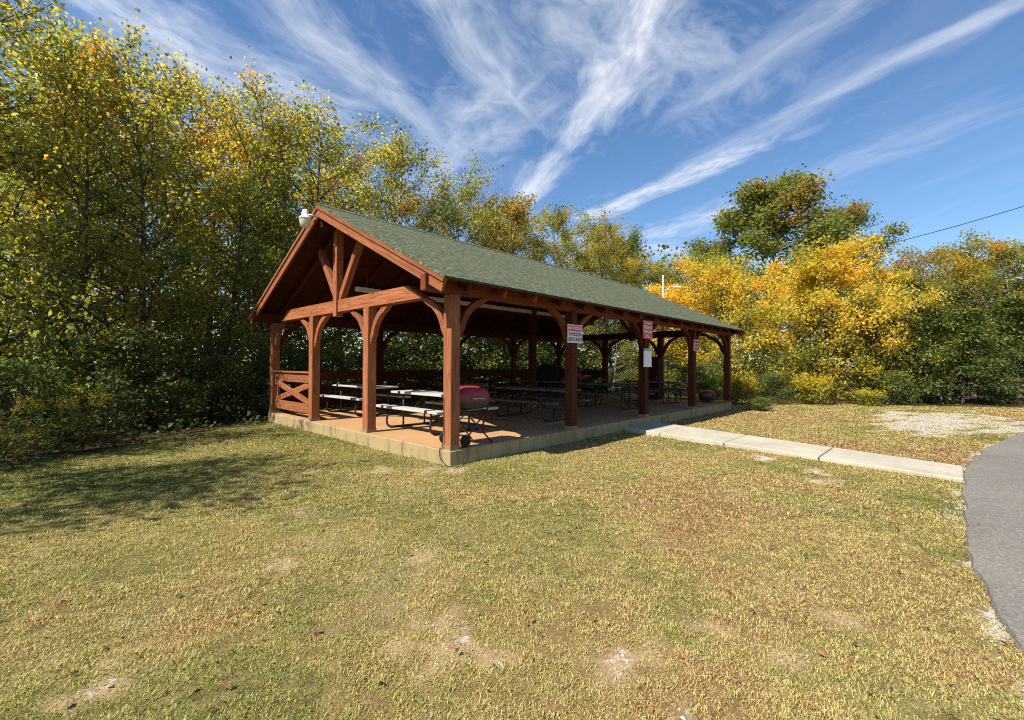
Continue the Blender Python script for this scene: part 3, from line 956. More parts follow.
def tree_meshes(name, seed, H, rad, base=.12, nl=26, nleaf=20000, ls=.13, up=.55, sig=.26, r0=None, prof='round', spread=1.0, lean=.05, droop=0, wf=.36, stems=1, tintsd=.16, sparse=.0, subs=7, zt=.35):
    g = np.random.default_rng(seed)
    V, Fq, nb = [], [], 0
    cl, cd_, ct = [], [], []
    r0 = r0 or H * .013
    def addb(p, r, n):
        nonlocal nb
        v, f = tube_np(p, r, n); V.append(v); Fq.append(f + nb); nb += len(v)
    for st in range(stems):
        off = g.normal(0, .22, 2) * (stems > 1) * 1.6; tilt = g.normal(0, lean + .09 * (stems > 1), 2)
        hh = H * (1 if st == 0 else g.uniform(.7, .98))
        ts = np.linspace(0, 1, 9)
        tp = np.stack([off[0] + tilt[0] * hh * ts + .02 * hh * np.sin(ts * 5 + g.uniform(0, 6)) * ts, off[1] + tilt[1] * hh * ts + .02 * hh * np.sin(ts * 4 + g.uniform(0, 6)) * ts, hh * .93 * ts - .1], -1)
        addb(tp, r0 * (1 - .93 * ts) * (1 + .5 * np.exp(-ts * 14)) / (1 + .35 * (stems - 1)), 8)
        nls = max(6, nl // stems)
        for i in range(nls):
            fr = base + (1 - base) * ((i + g.uniform(0, 1)) / nls) ** .9
            fr = min(fr, .985)
            if prof == 'round': w = math.sin(math.pi * min(1, (fr - base) / (1 - base) * .80 + .17)) ** .7
            elif prof == 'wide': w = (1 - ((fr - base) / (1 - base)) ** 2.2) ** .55 * (.8 + .2 * fr)
            elif prof == 'cone': w = (1 - (fr - base) / (1 - base)) ** .8 * .95 + .06
            elif prof == 'edge': w = .42 + .58 * (1 - (fr - base) / (1 - base)) ** .75
            else: w = .55 + .45 * math.sin(math.pi * fr)
            ln = rad * w * g.uniform(.62, 1.15) * spread
            az = i * 2.399 + g.uniform(-.5, .5) + st * 1.3
            el = up * (.35 + fr * .9) + g.normal(0, .14) - droop
            ip = np.array([np.interp(fr / .93 if fr < .93 else 1, ts, tp[:, q]) for q in range(3)])
            k = np.linspace(0, 1, 6)
            d = np.array([math.cos(az) * math.cos(el), math.sin(az) * math.cos(el), math.sin(el)])
            bend = (.18 - droop * .5) * ln
            lp = ip + d * (ln * k)[:, None] + np.stack([g.normal(0, .05) * ln * np.sin(k * 3), g.normal(0, .05) * ln * np.sin(k * 3), bend * k * k], -1)
            rb = r0 * (1 - .9 * fr) * .45 + .008
            addb(lp, rb * (1 - .85 * k), 5)
            ltint = g.normal(0, tintsd)
            for j in range(subs + 1):
                if j == subs: sp = lp[3:]; sd = d
                else:
                    f2 = g.uniform(.22, .98); o2 = np.array([np.interp(f2, k, lp[:, q]) for q in range(3)])
                    sd = d * .7 + g.normal(0, .55, 3) + np.array([0, 0, .15 - droop]); sd /= np.linalg.norm(sd)
                    l2 = ln * g.uniform(.22, .5) * (1.15 - f2 * .5) + .18
                    kk = np.linspace(0, 1, 4)
                    sp = o2 + sd * (l2 * kk)[:, None] + np.stack([0 * kk, 0 * kk, (.10 - droop * .4) * l2 * kk * kk], -1)
                    addb(sp, rb * .4 * (1 - .8 * kk) + .003, 3)
                if g.uniform() < sparse: continue
                st2 = ltint + g.normal(0, tintsd * .6)
                for q in range(4):
                    f3 = g.uniform(.25, 1.08); kk = np.linspace(0, 1, len(sp))
                    cl.append(sp[0] + (sp[-1] - sp[0]) * f3 if f3 > 1 else np.array([np.interp(f3, kk, sp[:, w_]) for w_ in range(3)]))
                    cd_.append(sd); ct.append(st2)
    cl = np.array(cl); cd_ = np.array(cd_); ct = np.array(ct)
    w = g.uniform(.3, 1.6, len(cl)); w /= w.sum()
    idx = g.choice(len(cl), nleaf, p=w)
    offs = g.normal(0, 1, (nleaf, 3)) * np.array([sig, sig, sig * .62])
    c = cl[idx] + offs
    out = unit(c - np.array([0, 0, H * .45]))
    nr = unit(g.normal(0, .85, (nleaf, 3)) + np.array([0, 0, .6]) + out * .3)
    ax = cd_[idx] + g.normal(0, .7, (nleaf, 3)) + np.array([0, 0, -.45])
    s = ls * g.uniform(.55, 1.25, nleaf)
    zrel = c[:, 2] / H
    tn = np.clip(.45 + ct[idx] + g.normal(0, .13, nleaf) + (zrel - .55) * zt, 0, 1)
    keep = c[:, 2] > .04
    c, nr, ax, s, tn = c[keep], nr[keep], ax[keep], s[keep], tn[keep]
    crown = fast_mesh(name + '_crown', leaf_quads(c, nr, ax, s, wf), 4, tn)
    V = np.concatenate(V); Fq = np.concatenate(Fq)
    tm = bpy.data.meshes.new(name + '_trunk')
    tm.vertices.add(len(V)); tm.vertices.foreach_set('co', V.astype(np.float32).ravel())
    tm.loops.add(Fq.size); tm.loops.foreach_set('vertex_index', Fq.astype(np.int32).ravel())
    tm.polygons.add(len(Fq)); tm.polygons.foreach_set('loop_start', np.arange(0, Fq.size, 4, dtype=np.int32))
    tm.polygons.foreach_set('use_smooth', np.ones(len(Fq), dtype=bool)); tm.update(calc_edges=True)
    return tm, crown


# foliage colours: tint runs from shade-green through the autumn hues of each kind
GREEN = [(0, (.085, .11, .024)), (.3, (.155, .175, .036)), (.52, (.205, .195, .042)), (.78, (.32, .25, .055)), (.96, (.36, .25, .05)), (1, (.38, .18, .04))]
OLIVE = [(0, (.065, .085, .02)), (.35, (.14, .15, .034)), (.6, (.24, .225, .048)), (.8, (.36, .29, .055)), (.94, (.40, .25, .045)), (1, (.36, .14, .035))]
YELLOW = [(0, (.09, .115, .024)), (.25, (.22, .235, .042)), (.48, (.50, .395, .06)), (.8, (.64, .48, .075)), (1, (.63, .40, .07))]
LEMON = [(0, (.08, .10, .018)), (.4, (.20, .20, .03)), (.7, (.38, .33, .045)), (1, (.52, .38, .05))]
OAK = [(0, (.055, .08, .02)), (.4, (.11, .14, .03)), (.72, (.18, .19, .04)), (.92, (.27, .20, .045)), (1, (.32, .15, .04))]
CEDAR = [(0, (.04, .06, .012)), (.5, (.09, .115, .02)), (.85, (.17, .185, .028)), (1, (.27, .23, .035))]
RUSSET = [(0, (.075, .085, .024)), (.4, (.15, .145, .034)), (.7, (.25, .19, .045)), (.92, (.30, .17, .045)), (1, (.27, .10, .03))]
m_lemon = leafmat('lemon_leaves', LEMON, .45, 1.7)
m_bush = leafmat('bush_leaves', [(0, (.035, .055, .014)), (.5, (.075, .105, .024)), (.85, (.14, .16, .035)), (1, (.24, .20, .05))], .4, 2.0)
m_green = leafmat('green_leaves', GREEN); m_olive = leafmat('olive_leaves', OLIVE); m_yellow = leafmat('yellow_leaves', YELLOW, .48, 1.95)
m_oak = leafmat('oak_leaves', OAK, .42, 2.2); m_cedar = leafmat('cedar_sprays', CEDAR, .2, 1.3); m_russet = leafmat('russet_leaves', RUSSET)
m_gold = leafmat('goldenrod_flowers', [(0, (.45, .33, .03)), (1, (.62, .46, .04))], .2, 1.2)

LIB = {}
def kind(key, mat, bk, *a, **k): LIB[key] = (*tree_meshes(key, *a, **k), mat, bk, a[1])


kind('edge_a', m_green, m_bark, 11, 9.0, 2.7, base=.05, nl=40, nleaf=13500, ls=0.108, prof='edge', sig=0.222)
kind('edge_b', m_green, m_bark, 12, 9.0, 2.9, base=.04, nl=40, nleaf=13500, ls=0.11, prof='edge', sig=0.237, stems=2)
kind('edge_c', m_olive, m_bark, 13, 9.5, 2.6, base=.06, nl=38, nleaf=13000, ls=0.105, prof='edge', sig=0.207, sparse=.1)
kind('airy', m_green, m_bark, 14, 8.0, 2.6, base=.2, nl=24, nleaf=2700, ls=.13, prof='edge', sig=.26)
kind('wood_a', m_olive, m_bark, 21, 11.0, 3.1, base=.10, nl=38, nleaf=14500, ls=0.125, prof='column', sig=0.244)
kind('wood_b', m_olive, m_bark_pale, 22, 11.0, 2.9, base=.10, nl=36, nleaf=13000, ls=0.125, prof='round', sig=0.237, sparse=.12)
kind('wood_c', m_russet, m_bark, 23, 10.0, 2.7, base=.12, nl=34, nleaf=11000, ls=0.125, prof='round', sig=0.237, sparse=.18)
kind('maple_a', m_yellow, m_bark, 31, 7.0, 3.3, base=.05, nl=46, nleaf=22000, ls=0.135, prof='wide', sig=0.252, stems=2, up=.6, tintsd=.22, zt=.5)
kind('maple_b', m_yellow, m_bark, 32, 6.6, 3.1, base=.05, nl=44, nleaf=20000, ls=0.135, prof='wide', sig=0.252, stems=2, up=.6, tintsd=.22, zt=.5)
kind('oak_a', m_oak, m_bark, 41, 14.0, 4.5, base=.30, nl=30, nleaf=34000, ls=0.21, prof='round', sig=0.385, up=.6, tintsd=.13)
kind('oak_b', m_oak, m_bark, 42, 13.0, 4.2, base=.30, nl=24, nleaf=22000, ls=0.21, prof='round', sig=0.385, up=.6, tintsd=.13)
kind('cedar', m_cedar, m_bark, 51, 5.0, 2.1, base=.02, nl=48, nleaf=17000, ls=.15, prof='cone', sig=.17, up=.35, droop=.12, wf=.16)
kind('thin_a', m_russet, m_bark_pale, 61, 8.5, 3.0, base=.12, nl=36, nleaf=18000, ls=0.12, prof='round', sig=0.252, sparse=.2, stems=2)
kind('thin_b', m_olive, m_bark_pale, 62, 8.5, 3.0, base=.08, nl=38, nleaf=19000, ls=0.12, prof='round', sig=0.252, sparse=.15, stems=2)
kind('shrub_green', m_bush, m_bark, 71, 2.0, 1.25, base=.02, nl=26, nleaf=3600, ls=.10, prof='wide', sig=.17, stems=3, r0=.02, subs=3)
kind('shrub_dark', m_cedar, m_bark, 72, 1.6, 1.2, base=.02, nl=24, nleaf=3800, ls=.10, prof='wide', sig=.16, stems=3, r0=.02, subs=3, wf=.3)
kind('shrub_yellow', m_lemon, m_bark, 73, 1.1, 1.3, base=.02, nl=22, nleaf=2600, ls=.13, prof='wide', sig=.16, stems=3, r0=.02, subs=3)

BUILT = {}
NAMES = {'edge': 'broadleaf_tree', 'airy': 'broadleaf_tree', 'wood': 'hardwood_tree', 'maple': 'maple_tree', 'oak': 'oak_tree', 'cedar': 'cedar_tree', 'thin': 'broadleaf_tree', 'shrub': 'shrub'}
CATS = {'maple': 'tree', 'shrub': 'shrub'}


def plant(key, pos, h=None, rz=0, wide=1.0, label='', group=None, cat=None):
    tm, cm, mat, bk, H0 = LIB[key]; kd = key.split('_')[0]
    s = (h or H0) / H0
    if key not in BUILT:
        r = empty(NAMES[kd]); link('stem' if kd == 'shrub' else 'trunk', tm, bk, r); link('foliage' if kd == 'shrub' else 'crown', cm, mat, r)
        BUILT[key] = r
    else: r = copy_tree(BUILT[key])
    r.location = (pos[0], pos[1], -.03); r.rotation_euler = (0, 0, rz); r.scale = (s * wide, s * wide, s)
    tag(r, label, CATS.get(kd, 'tree') if cat is None else cat, group)
    return r


GL = 'trees of the wood on the left'; GB = 'trees of the wood behind the pavilion'; GR = 'trees behind the lawn on the right'
# (kind, column, distance, height, turn, width, label, group)
PLANTS = [
 ('edge_b', 14, 9.9, 10.6, 1.7, .9, 'tallest dark green tree at the left picture edge, branches showing through its crown', GL),
 ('edge_c', 95, 11.0, 8.6, 2.9, .85, 'green tree with yellow flecks, second from the left picture edge', GL),
 ('edge_a', 150, 11.9, 9.2, 3.9, .9, 'green and gold tree in the middle of the left wood edge', GL),
 ('edge_b', 205, 13.2, 9.6, 5.2, .85, 'olive green tree with orange top in the left wood, left of the gable lamp', GL),
 ('edge_c', 258, 14.6, 9.0, .9, .85, 'green tree with russet top standing directly behind the left end of the gable', GL),
 ('wood_a', 318, 16.6, 9.9, 2.0, .9, 'golden olive tree rising right behind the gable peak', GB),
 ('wood_b', 392, 18.2, 10.5, 3.3, .95, 'highest yellow olive tree behind the pavilion ridge, thin twigs at its top', GB),
 ('wood_a', 452, 20.0, 9.7, 4.6, .85, 'yellow green tree behind the middle of the shingled roof', GB),
 ('wood_c', 500, 21.6, 9.1, .3, .85, 'thin russet tree with bare twigs behind the shingled roof', GB),
 ('wood_b', 548, 23.4, 9.4, 1.5, .85, 'rounded golden tree behind the right half of the roof', GB),
 ('wood_a', 592, 25.6, 9.1, 2.6, .8, 'orange yellow tree over the right third of the roof', GB),
 ('oak_b', 628, 33, 10.4, .8, .6, 'small dark green tree peeping above the golden trees left of the pole', GB),
 ('wood_b', 646, 26.5, 7.6, 4.4, 1.0, 'golden tree just left of the pale utility pole', GB),
 ('wood_a', 570, 27.5, 9.6, 3.7, .95, 'yellow green tree filling the gap behind the rounded golden tree', GB),
 ('wood_a', 615, 29.5, 9.2, 5.9, 1.0, 'green tree in the second rank over the right third of the roof', GB),
 ('wood_b', 476, 23.5, 9.6, 2.1, .9, 'yellow green tree between the middle tree and the thin russet tree', GB),
 ('edge_b', 680, 33, 8.6, 1.9, 1.2, 'dark green tree low between the pole and the oaks', GR),
 ('edge_a', 46, 12.6, 10.9, 2.2, 1.0, 'tall green tree in the top left corner, second rank of the wood', GL),
 ('edge_c', 188, 15.6, 10.6, 4.7, .95, 'tall tree filling the dip of the left wood between the edge trees', GL),
 ('wood_b', 505, 26, 10.6, 1.2, 1.0, 'gold tree in the second rank behind the bare twigged russet tree', GB),
 ('wood_a', 692, 31, 8.4, 2.8, 1.0, 'green gold tree at the left foot of the oaks, behind the pole', GR),
 # second rank of the left wood
 ('wood_a', -5, 15.0, 9.8, 5.0, 1.0, 'tree deep in the left wood behind the tallest edge tree', GL),
 ('wood_b', 70, 15.5, 10.0, .6, 1.0, 'pale barked tree deep in the left wood, half hidden by the edge trees', GL),
 ('wood_a', 135, 17, 11.0, 1.8, 1.0, 'olive tree in the second rank of the left wood, filling the gap of the edge', GL),
 ('wood_c', 200, 18, 11.3, 2.2, 1.0, 'russet topped tree in the second rank, seen over the left wood edge', GL),
 ('wood_b', 262, 20, 11.4, 3.0, 1.0, 'tree with orange crown tip in the second rank left of the gable', GL),
 ('wood_a', 345, 23, 11.8, 5.6, 1.0, 'tree in the second rank behind the gable peak tree', GB),
 ('wood_c', 425, 25, 10.6, 4.1, 1.0, 'russet tree in the second rank behind the highest olive tree', GB),
 ('wood_a', 520, 29, 10.3, .2, 1.0, 'olive tree in the second rank behind the thin russet tree', GB),
 ('edge_b', 300, 17.6, 7.2, 2.4, 1.0, 'bushy green tree low behind the crossed railing', GB),
 ('edge_c', 415, 19.6, 6.6, 4.0, 1.0, 'bushy tree seen under the roof between the third and fourth gable posts', GB),
 ('edge_a', 490, 22.0, 6.6, 1.1, 1.0, 'bushy tree seen under the roof to the right of the front corner post', GB),
 ('edge_c', 555, 24.5, 6.6, 2.2, 1.0, 'bushy tree seen under the roof left of the white sign', GB),
 ('thin_b', 615, 24.0, 6.0, 3.1, 1.0, 'yellow green tree seen under the roof right of the white sign', GB),
 # right hand side
 ('maple_b', 676, 23.0, 5.3, 1.2, 1.0, 'yellow green maple seen through the far gable right of the notice box', GR),
 ('maple_a', 728, 21.5, 6.3, 2.3, 1.0, 'broad yellow maple just behind the far eave end', GR),
 ('maple_a', 812, 20.6, 6.7, .3, 1.0, 'tallest bright yellow maple in the middle of the right side', GR),
 ('maple_b', 880, 20.0, 5.4, 4.2, .85, 'lower bright yellow maple next to the dark cedar', GR),
 ('maple_b', 775, 24.5, 6.8, 5.3, .9, 'yellow maple crown between the two largest maples, set further back', GR),
 ('oak_a', 775, 31, 13.6, .5, 1.05, 'large dark green oak with russet tips towering over the yellow maples', GR),
 ('oak_b', 840, 31.5, 11.8, 2.0, .82, 'dark oak leaning right beside the largest oak', GR),
 ('oak_b', 706, 35, 10.5, 3.9, .8, 'dark oak at the left foot of the largest oak, above the pole lamp', GR),
 ('cedar', 668, 44, 10.6, 1.0, .8, 'distant dark evergreen tip between the roof and the oaks', GR),
 ('cedar', 912, 19.6, 5.4, .0, 1.15, 'dark green cedar beside the yellow maple, nearest the gravel', GR),
 ('cedar', 962, 18.8, 4.0, 2.0, 1.25, 'bright green low cedar with feathery branches at the right lawn edge', GR),
 ('cedar', 1010, 19.4, 4.6, 4.0, 1.2, 'dark cedar at the right picture edge', GR),
 ('thin_a', 922, 26, 8.3, 1.0, 1.0, 'russet brown tree behind the dark cedar', GR),
 ('thin_b', 975, 24, 7.9, 2.7, 1.0, 'olive tree with pale bare branches left of the right picture edge', GR),
 ('thin_b', 1036, 22.5, 7.9, 4.1, 1.0, 'olive tree with bare top twigs cut by the right picture edge', GR),
 ('thin_b', 1095, 22, 8.6, 5.4, 1.0, 'olive tree beyond the right picture edge', GR),
 ('thin_a', 885, 33, 8.8, 3.4, 1.1, 'brownish tree in the gap right of the oaks', GR),
 ('thin_b', 950, 34, 9.4, .7, 1.2, 'distant olive brown tree below the power line', GR),
]
for k, px, Z, h_, rz, wd, lb, gp in PLANTS: plant(k, at(px, Z), h_, rz, wd, lb, gp)
# the same wood goes on past the left of the picture; its trees throw the shade across the lawn
for i, (x, y, h_, k) in enumerate([(-7.4, 3.6, 6.6, 'airy'), (-9.4, 2.4, 7.4, 'airy'), (-6.4, 5.4, 6.0, 'airy'), (-8.6, 4.8, 7.0, 'airy')]):
    plant(k, (x, y), h_, i * 1.3, .9, 'tree of the left wood outside the picture whose shade falls on the lawn', GL)

# shrubs
SH = [
 ('shrub_green', 8, 8.0, 1.5, .3, 1.0, 'green bush at the very left of the lawn edge'),
 ('shrub_dark', 62, 8.9, 1.0, 1.2, 1.1, 'low dark bush under the left wood, second from the left'),
 ('shrub_green', 118, 10.2, 2.1, 2.1, .9, 'tall leafy green bush in the middle of the left lawn edge'),
 ('shrub_dark', 172, 10.6, 1.0, 3.0, 1.1, 'low dark bush right of the leafy one at the left lawn edge'),
 ('shrub_green', 214, 12.2, 1.6, 4.0, 1.0, 'green bush left of the slab corner'),
 ('shrub_dark', 248, 13.0, 1.2, 5.0, 1.0, 'dark bush touching the left end of the crossed railing'),
 ('shrub_yellow', 815, 17.9, .95, .0, .8, 'low yellow green bush under the tallest maple'),
 ('shrub_green', 770, 18.0, 1.2, 2.0, 1.0, 'low green bush left of the yellow bush under the maples'),
 ('shrub_yellow', 862, 17.5, .5, 2.2, 1.1, 'low yellow bush beside the dark hollow under the maples'),
 ('shrub_yellow', 738, 17.8, .9, 1.1, .7, 'small yellow bush just right of the last front post'),
 ('shrub_dark', 890, 18.0, 1.2, .5, 1.0, 'dark bush under the cedar'),
 ('shrub_green', 700, 19.5, 1.6, 3.6, 1.1, 'yellow green bush seen behind the low dark red grill'),
]
for k, px, Z, h_, rz, wd, lb in SH: plant(k, at(px, Z), h_, rz, wd, lb, 'bushes along the lawn edge')
for i, (x, y) in enumerate([(1.8, 8.9), (4.2, 9.1), (6.6, 8.9), (9.0, 9.2), (11.4, 9.0), (13.4, 8.4)]):
    plant(['shrub_green', 'shrub_dark'][i % 2], (x, y), 1.9 + .25 * (i % 3), i * 1.7, 1.1,
          ['bush behind the first rear railing bay', 'dark bush behind the joint of the first and second rear railing bays', 'bush behind the second rear railing bay',
           'dark bush behind the third rear railing bay', 'bush behind the last rear railing bay', 'dark bush behind the covered grill'][i], 'bushes behind the rear railing')
plant('shrub_dark', at(757, 15.35), .42, .7, 1.25 * 1.3, 'low dark heap of brush at the far right end of the slab', None, 'brush')


# undergrowth along the wood's edge
def undergrowth():
    n = 60000
    x = rng.uniform(-9, 19, n); y = rng.uniform(-6, 13, n)
    f = forest_d(x, y)
    ok = (f > -.12) & (f < 2.2) & (rng.uniform(0, 1, n) < np.exp(-np.maximum(f, 0) * .7)) & (fbm(x * 1.5, y * 1.5, 7, 3) > .36) & ~((x > -.3) & (x < L + .3) & (y > -.3) & (y < W + .3))
    x, y, f = x[ok], y[ok], f[ok]; n = len(x)
    hmax = .10 + .55 * np.clip(f + .2, 0, 1) * fbm(x * 2, y * 2, 19, 3) * 1.6
    c = np.stack([x, y, rng.uniform(0, 1, n) * hmax], -1)
    nr = unit(rng.normal(0, .5, (n, 3)) + np.array([0, 0, .9]))
    co = leaf_quads(c, nr, rng.normal(0, 1, (n, 3)), rng.uniform(.05, .13, n))
    return fast_mesh('undergrowth', co, 4, np.clip(.3 + rng.normal(0, .2, n), 0, 1))


tag(link('undergrowth', undergrowth(), m_bush), kind='stuff', label='low leafy undergrowth along the edge of the wood', cat='undergrowth')

# the rest of the wood, too deep in to tell its trees apart
def far_woods():
    n = 760000
    x = rng.uniform(-30, 48, n); y = rng.uniform(-30, 40, n)
    f = forest_d(x, y); cz = (x - cx) * FW0.x + (y - cy) * FW0.y
    top = 4.3 + 2.6 * sstep(1, 7, y) + 4.4 * fbm(x * .22, y * .22, 61, 3) + 1.2 * (fbm(x * .9, y * .9, 63, 2) - .5)
    z = rng.uniform(0, 1, n) ** 1.25 * top
    ok = (f > 8.5) & (f < 16) & (cz > -2) & (fbm(x * .8 + z * .9, y * .8 - z * .7, 67, 3) > .41)
    ok &= rng.uniform(0, 1, n) < .9
    x, y, z = x[ok], y[ok], z[ok]; n = len(x)
    nr = unit(rng.normal(0, .8, (n, 3)) + np.array([0, 0, .6]))
    co = leaf_quads(np.stack([x, y, z], -1), nr, rng.normal(0, 1, (n, 3)), rng.uniform(.18, .36, n))
    return fast_mesh('far_woods', co, 4, np.clip(.30 + .5 * (fbm(x * .25, y * .25, 69, 2) - .4) + rng.normal(0, .14, n), 0, 1))


tag(link('far_woods', far_woods(), m_olive), kind='stuff', label='dense far part of the wood behind the nearer trees', cat='wood')

# goldenrod sprays
def goldenrod():
    r = empty('goldenrod_plant')
    b = MB(); pl = []
    for k in range(6):
        a = k * 1.05; q = [(0, 0, 0), (.08 * math.cos(a), .08 * math.sin(a), .4), (.22 * math.cos(a), .22 * math.sin(a), .72), (.36 * math.cos(a), .36 * math.sin(a), .84)]
        b.tube(round_path(q, .15, 3), .005, 5); pl.append(q)
    b.build('stem', m_cedar if False else m_bark, r)
    for q in pl:
        cc = np.array(q[2]) + (np.array(q[3]) - np.array(q[2])) * rng.uniform(-.3, 1.1, 90)[:, None] + rng.normal(0, .022, (90, 3)); n = 90
        link('flower_plume', fast_mesh('plume', leaf_quads(cc, unit(rng.normal(0, 1, (n, 3))), rng.normal(0, 1, (n, 3)), rng.uniform(.012, .03, n)), 4, rng.uniform(0, 1, n)), m_gold, r)['kind'] = 'stuff'
    cc = np.concatenate([np.array(q[0]) + (np.array(q[2]) - np.array(q[0])) * rng.uniform(.1, .9, 40)[:, None] + rng.normal(0, .05, (40, 3)) for q in pl]); n = len(cc)
    link('foliage', fast_mesh('gr_leaf', leaf_quads(cc, unit(rng.normal(0, .5, (n, 3)) + np.array([0, 0, 1.])), rng.normal(0, 1, (n, 3)), rng.uniform(.07, .12, n), .14), 4, rng.uniform(.2, .6, n)), m_green, r)
    return r


gp = goldenrod()
for i, (px, Z, lb) in enumerate([(5, 6.9, 'yellow goldenrod at the very left picture edge'), (22, 6.75, 'yellow goldenrod low at the lawn edge, second from the left'), (50, 7.5, 'yellow goldenrod third from the left picture edge'), (84, 7.8, 'brightest yellow goldenrod spray in front of the dark left bush')]):
    o = gp if i == 0 else copy_tree(gp)
    o.location = (*at(px, Z), -.02); o.rotation_euler = (0, 0, i * 1.1); o.scale = (1.1,) * 3 if i != 1 else (.6,) * 3
    tag(o, lb, 'flowers', 'goldenrod along the left lawn edge')

# ------------------------------------------------------------------ pole and wire
x, y = at(663, 18.6)
up_ = empty('utility_pole', (x, y, 0), 0, 'pale utility pole with a small lamp arm showing above the far roof end', 'pole')
b = MB(); b.tube([(0, 0, -.05), (0, 0, 3), (0, 0, 5.05)], [.065, .055, .042], 10); b.build('pole_shaft', m_pole, up_)
q = Vector((RT0.x, RT0.y, 0))
b = MB(); b.tube([q * -.14 + Vector((0, 0, 4.68)), q * .14 + Vector((0, 0, 4.68))], .028, 6); b.build('crossarm', m_pole, up_)
b = MB(); b.tube([Vector((0, 0, 4.52)), q * .3 + Vector((0, 0, 4.7)), q * .42 + Vector((0, 0, 4.72))], .02, 6); la = b.build('lamp_arm', m_steel, up_)
b = MB(); b.box(q * .56 + Vector((0, 0, 4.73)), (.30, .14, .07), Matrix.Rotation(math.atan2(q.y, q.x), 3, 'Z')); b.build('lamp_head', m_white, la, .01)
b = MB(); b.lathe([(0, 5.22), (.035, 5.2), (.035, 5.1), (.02, 5.06), (.03, 5.05), (0, 5.045)], n=8); b.build('insulator', m_white, up_)


def sky_pt(px, py, Z):
    r_ = ray(px, py); return CAM + r_ * (Z / r_.dot(fw))


a, c_ = sky_pt(1180, 155, 22), sky_pt(845, 254, 33)
b = MB(); pts = []
for k in range(25):
    t_ = k / 24; p = a.lerp(c_, t_); p.z -= .9 * 4 * t_ * (1 - t_) * .35; pts.append(p)
b.tube(pts, .022, 6)
tag(b.build('power_line', m_cable), 'dark power line sloping down from the right picture edge to the oak', 'cable')

# ------------------------------------------------------------------ sun, sky, clouds
SUN = Vector((-.85, .10, 1.0)).normalized()
sd_ = bpy.data.lights.new('sun', 'SUN'); sd_.energy = 5.0; sd_.angle = R(.53); sd_.color = (1, .94, .84)
so = bpy.data.objects.new('sun', sd_); COL.objects.link(so)
so.rotation_euler = SUN.to_track_quat('Z', 'Y').to_euler(); so.location = (-10, 2, 20)
w_ = bpy.data.worlds.new('World'); scn.world = w_; w_.use_nodes = True
nt = w_.node_tree; nt.nodes.clear()


class WN(NT):
    def __init__(s, tree): s.t = tree


t = WN(nt)
sky = t.n('ShaderNodeTexSky', sky_type='NISHITA'); sky.sun_disc = False
sky.sun_elevation = math.asin(SUN.z); sky.sun_rotation = math.atan2(SUN.x, SUN.y)
sky.altitude = 150; sky.air_density = 1.0; sky.dust_density = .5; sky.ozone_density = 3.0
gen = t.n('ShaderNodeTexCoord').outputs['Generated']
sep = t.n('ShaderNodeSeparateXYZ'); t.l(gen, sep.inputs[0])
zc = t.math('MAXIMUM', sep.outputs[2], .03)
PX = t.math('DIVIDE', sep.outputs[0], zc); PY = t.math('DIVIDE', sep.outputs[1], zc)
# cloud-plane coordinates: A along the wind (ahead), B across (to the right)
A = t.math('ADD', t.math('MULTIPLY', PX, FW0.x), t.math('MULTIPLY', PY, FW0.y))
B = t.math('ADD', t.math('MULTIPLY', PX, RT0.x), t.math('MULTIPLY', PY, RT0.y))
cv = t.n('ShaderNodeCombineXYZ'); t.l(A, cv.inputs[0]); t.l(B, cv.inputs[1])
wn = t.n('ShaderNodeTexNoise'); wn.inputs['Scale'].default_value = .8; wn.inputs['Detail'].default_value = 5; t.l(cv.outputs[0], wn.inputs['Vector'])
ws = t.n('ShaderNodeSeparateColor'); t.l(wn.outputs['Color'], ws.inputs[0])
A2 = t.math('ADD', A, t.math('MULTIPLY_ADD', ws.outputs[0], .44, -.22)); B2 = t.math('ADD', B, t.math('MULTIPLY_ADD', ws.outputs[1], .20, -.10))


def cloud_xy(px, py):
    r_ = ray(px, py); r_ = r_ / r_.z
    return r_.dot(FW0), r_.dot(RT0)


def streak(p, q, width, amp, fx=1.0, soft=1.0):
    (a0, b0), (a1, b1) = cloud_xy(*p), cloud_xy(*q)
    d = math.hypot(a1 - a0, b1 - b0); ux, uy = (a1 - a0) / d, (b1 - b0) / d
    da = t.math('SUBTRACT', A2, a0); db = t.math('SUBTRACT', B2, b0)
    s = t.math('ADD', t.math('MULTIPLY', da, ux), t.math('MULTIPLY', db, uy))
    n = t.math('SUBTRACT', t.math('MULTIPLY', da, -uy), t.math('MULTIPLY', db, -ux))
    sc = t.math('MINIMUM', t.math('MAXIMUM', s, 0), d)
    e = t.math('DIVIDE', t.math('SUBTRACT', s, sc), width * 2.2 * soft)
    n = t.math('DIVIDE', n, width)
    r2 = t.math('ADD', t.math('MULTIPLY', n, n), t.math('MULTIPLY', e, e))
    g_ = t.math('EXPONENT', t.math('MULTIPLY', r2, -1.0))
    q = t.n('ShaderNodeCombineXYZ'); t.l(t.math('MULTIPLY', s, 1.5 * fx), q.inputs[0]); t.l(t.math('MULTIPLY', n, width * 5.5), q.inputs[1]); q.inputs[2].default_value = a0 * 3.1 + b1 * 7.7
    fn = t.n('ShaderNodeTexNoise'); fn.inputs['Scale'].default_value = 1.7; fn.inputs['Detail'].default_value = 7; fn.inputs['Roughness'].default_value = .64; fn.inputs['Distortion'].default_value = .35
    t.l(q.outputs[0], fn.inputs['Vector'])
    # filaments fray out where the streak thins: density and envelope trade off
    d_ = t.math('MULTIPLY_ADD', fn.outputs['Fac'], 1.9, t.math('MULTIPLY_ADD', g_, .75, -1.22), clamp=True)
    return t.math('MULTIPLY', t.math('MULTIPLY', d_, t.math('MULTIPLY_ADD', g_, .75, .25)), amp)


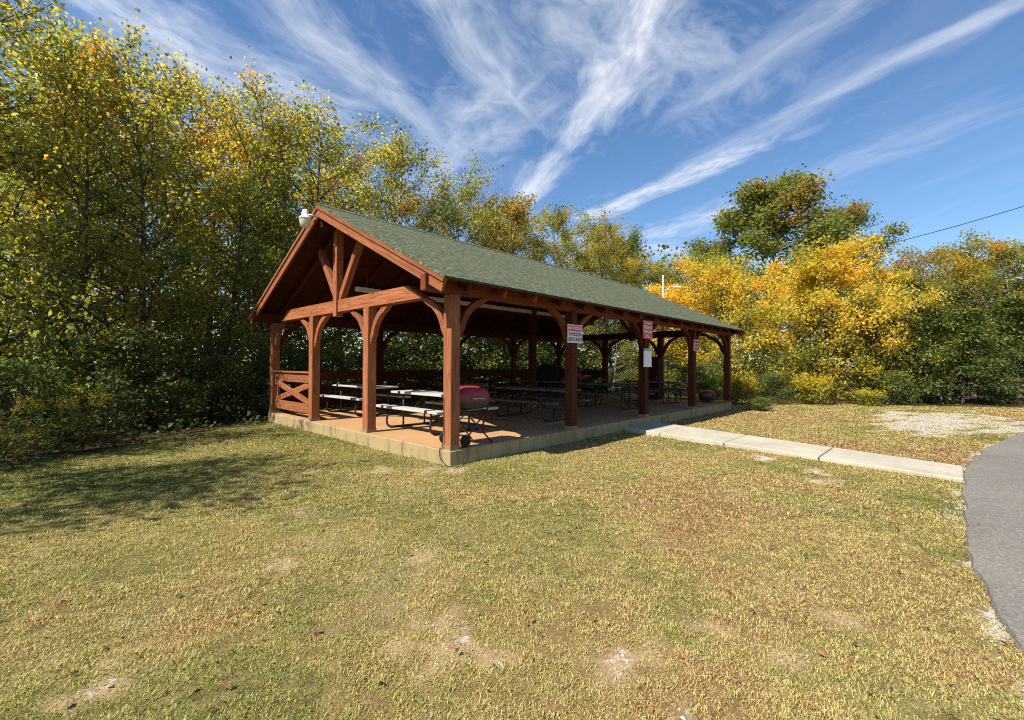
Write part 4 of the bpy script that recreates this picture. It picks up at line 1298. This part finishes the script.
ST = [((668, -30), (612, 85), .21, 1.35, 1.6), ((618, 75), (524, 196), .13, 1.15, 1.0), ((430, -30), (516, 100), .17, .85, 1.2), ((560, -30), (650, 40), .34, .75, 2.0),
      ((262, -30), (335, 60), .085, .85, 1.0), ((335, 55), (446, 150), .16, .8, 1.3), ((80, -20), (190, 55), .24, 1.05, 1.5), ((190, 50), (318, 108), .20, .9, 1.5),
      ((724, 158), (610, 208), .17, 1.3, 1.8), ((712, 214), (622, 246), .20, .9, 1.6), ((1050, -18), (800, 104), .065, .72, .9), ((800, 104), (650, 190), .13, .55, 1.1), ((870, -5), (690, 104), .11, .62, 1.2), ((910, 140), (700, 226), .24, .38, 1.3), ((490, 120), (440, 165), .28, .75, 1.8), ((600, 240), (700, 258), .36, .8, 1.8)]
tot = None
for p_, q_, wd_, am_, fx_ in ST:
    s_ = streak(p_, q_, wd_, am_, fx_)
    tot = s_ if tot is None else t.math('MAXIMUM', tot, s_)
# fibres drawn out along the wind
fm = t.n('ShaderNodeMapping'); fm.inputs['Scale'].default_value = (.60, 3.2, 1); fm.inputs['Rotation'].default_value = (0, 0, R(-12))
fv = t.n('ShaderNodeCombineXYZ'); t.l(A2, fv.inputs[0]); t.l(B2, fv.inputs[1]); t.l(fv.outputs[0], fm.inputs['Vector'])
f1 = t.n('ShaderNodeTexNoise'); f1.inputs['Scale'].default_value = 2.2; f1.inputs['Detail'].default_value = 9; f1.inputs['Roughness'].default_value = .62; f1.inputs['Distortion'].default_value = .25
t.l(fm.outputs[0], f1.inputs['Vector'])
fib = t.math('MULTIPLY_ADD', f1.outputs['Fac'], 2.3, -.72, clamp=True)
f2 = t.n('ShaderNodeTexNoise'); f2.inputs['Scale'].default_value = .9; f2.inputs['Detail'].default_value = 7; t.l(fm.outputs[0], f2.inputs['Vector'])
veil = t.math('MULTIPLY_ADD', f2.outputs['Fac'], 1.6, -.80, clamp=True)
den = t.math('ADD', t.math('MULTIPLY', tot, .84), t.math('MULTIPLY', veil, t.math('MULTIPLY_ADD', fib, .26, .05)), clamp=True)
up_f = t.math('MULTIPLY', t.math('MULTIPLY_ADD', sep.outputs[2], 12, -.5, clamp=True), den)
hs = t.n('ShaderNodeHueSaturation'); hs.inputs['Saturation'].default_value = 1.14; hs.inputs['Value'].default_value = 1.64; t.l(sky.outputs[0], hs.inputs['Color'])
bc = t.mix(t.math('MULTIPLY', up_f, .92), hs.outputs[0], (10.6, 10.8, 11.2))
bg = t.n('ShaderNodeBackground'); t.l(bc, bg.inputs['Color']); bg.inputs['Strength'].default_value = .058
wo = t.n('ShaderNodeOutputWorld'); t.l(bg.outputs[0], wo.inputs['Surface'])

vs_ = scn.view_settings
vs_.view_transform = 'Standard'; vs_.look = 'None'; vs_.exposure = .85; vs_.gamma = 1; vs_.use_curve_mapping = False
scn.render.engine = 'CYCLES'
cy_ = scn.cycles
cy_.max_bounces = 7; cy_.diffuse_bounces = 3; cy_.transmission_bounces = 4; cy_.glossy_bounces = 2; cy_.caustics_reflective = False; cy_.caustics_refractive = False
cy_.use_denoising = False
cy_.pixel_filter_type = 'BLACKMAN_HARRIS'; cy_.filter_width = 1.1
cy_.sample_clamp_indirect = 2
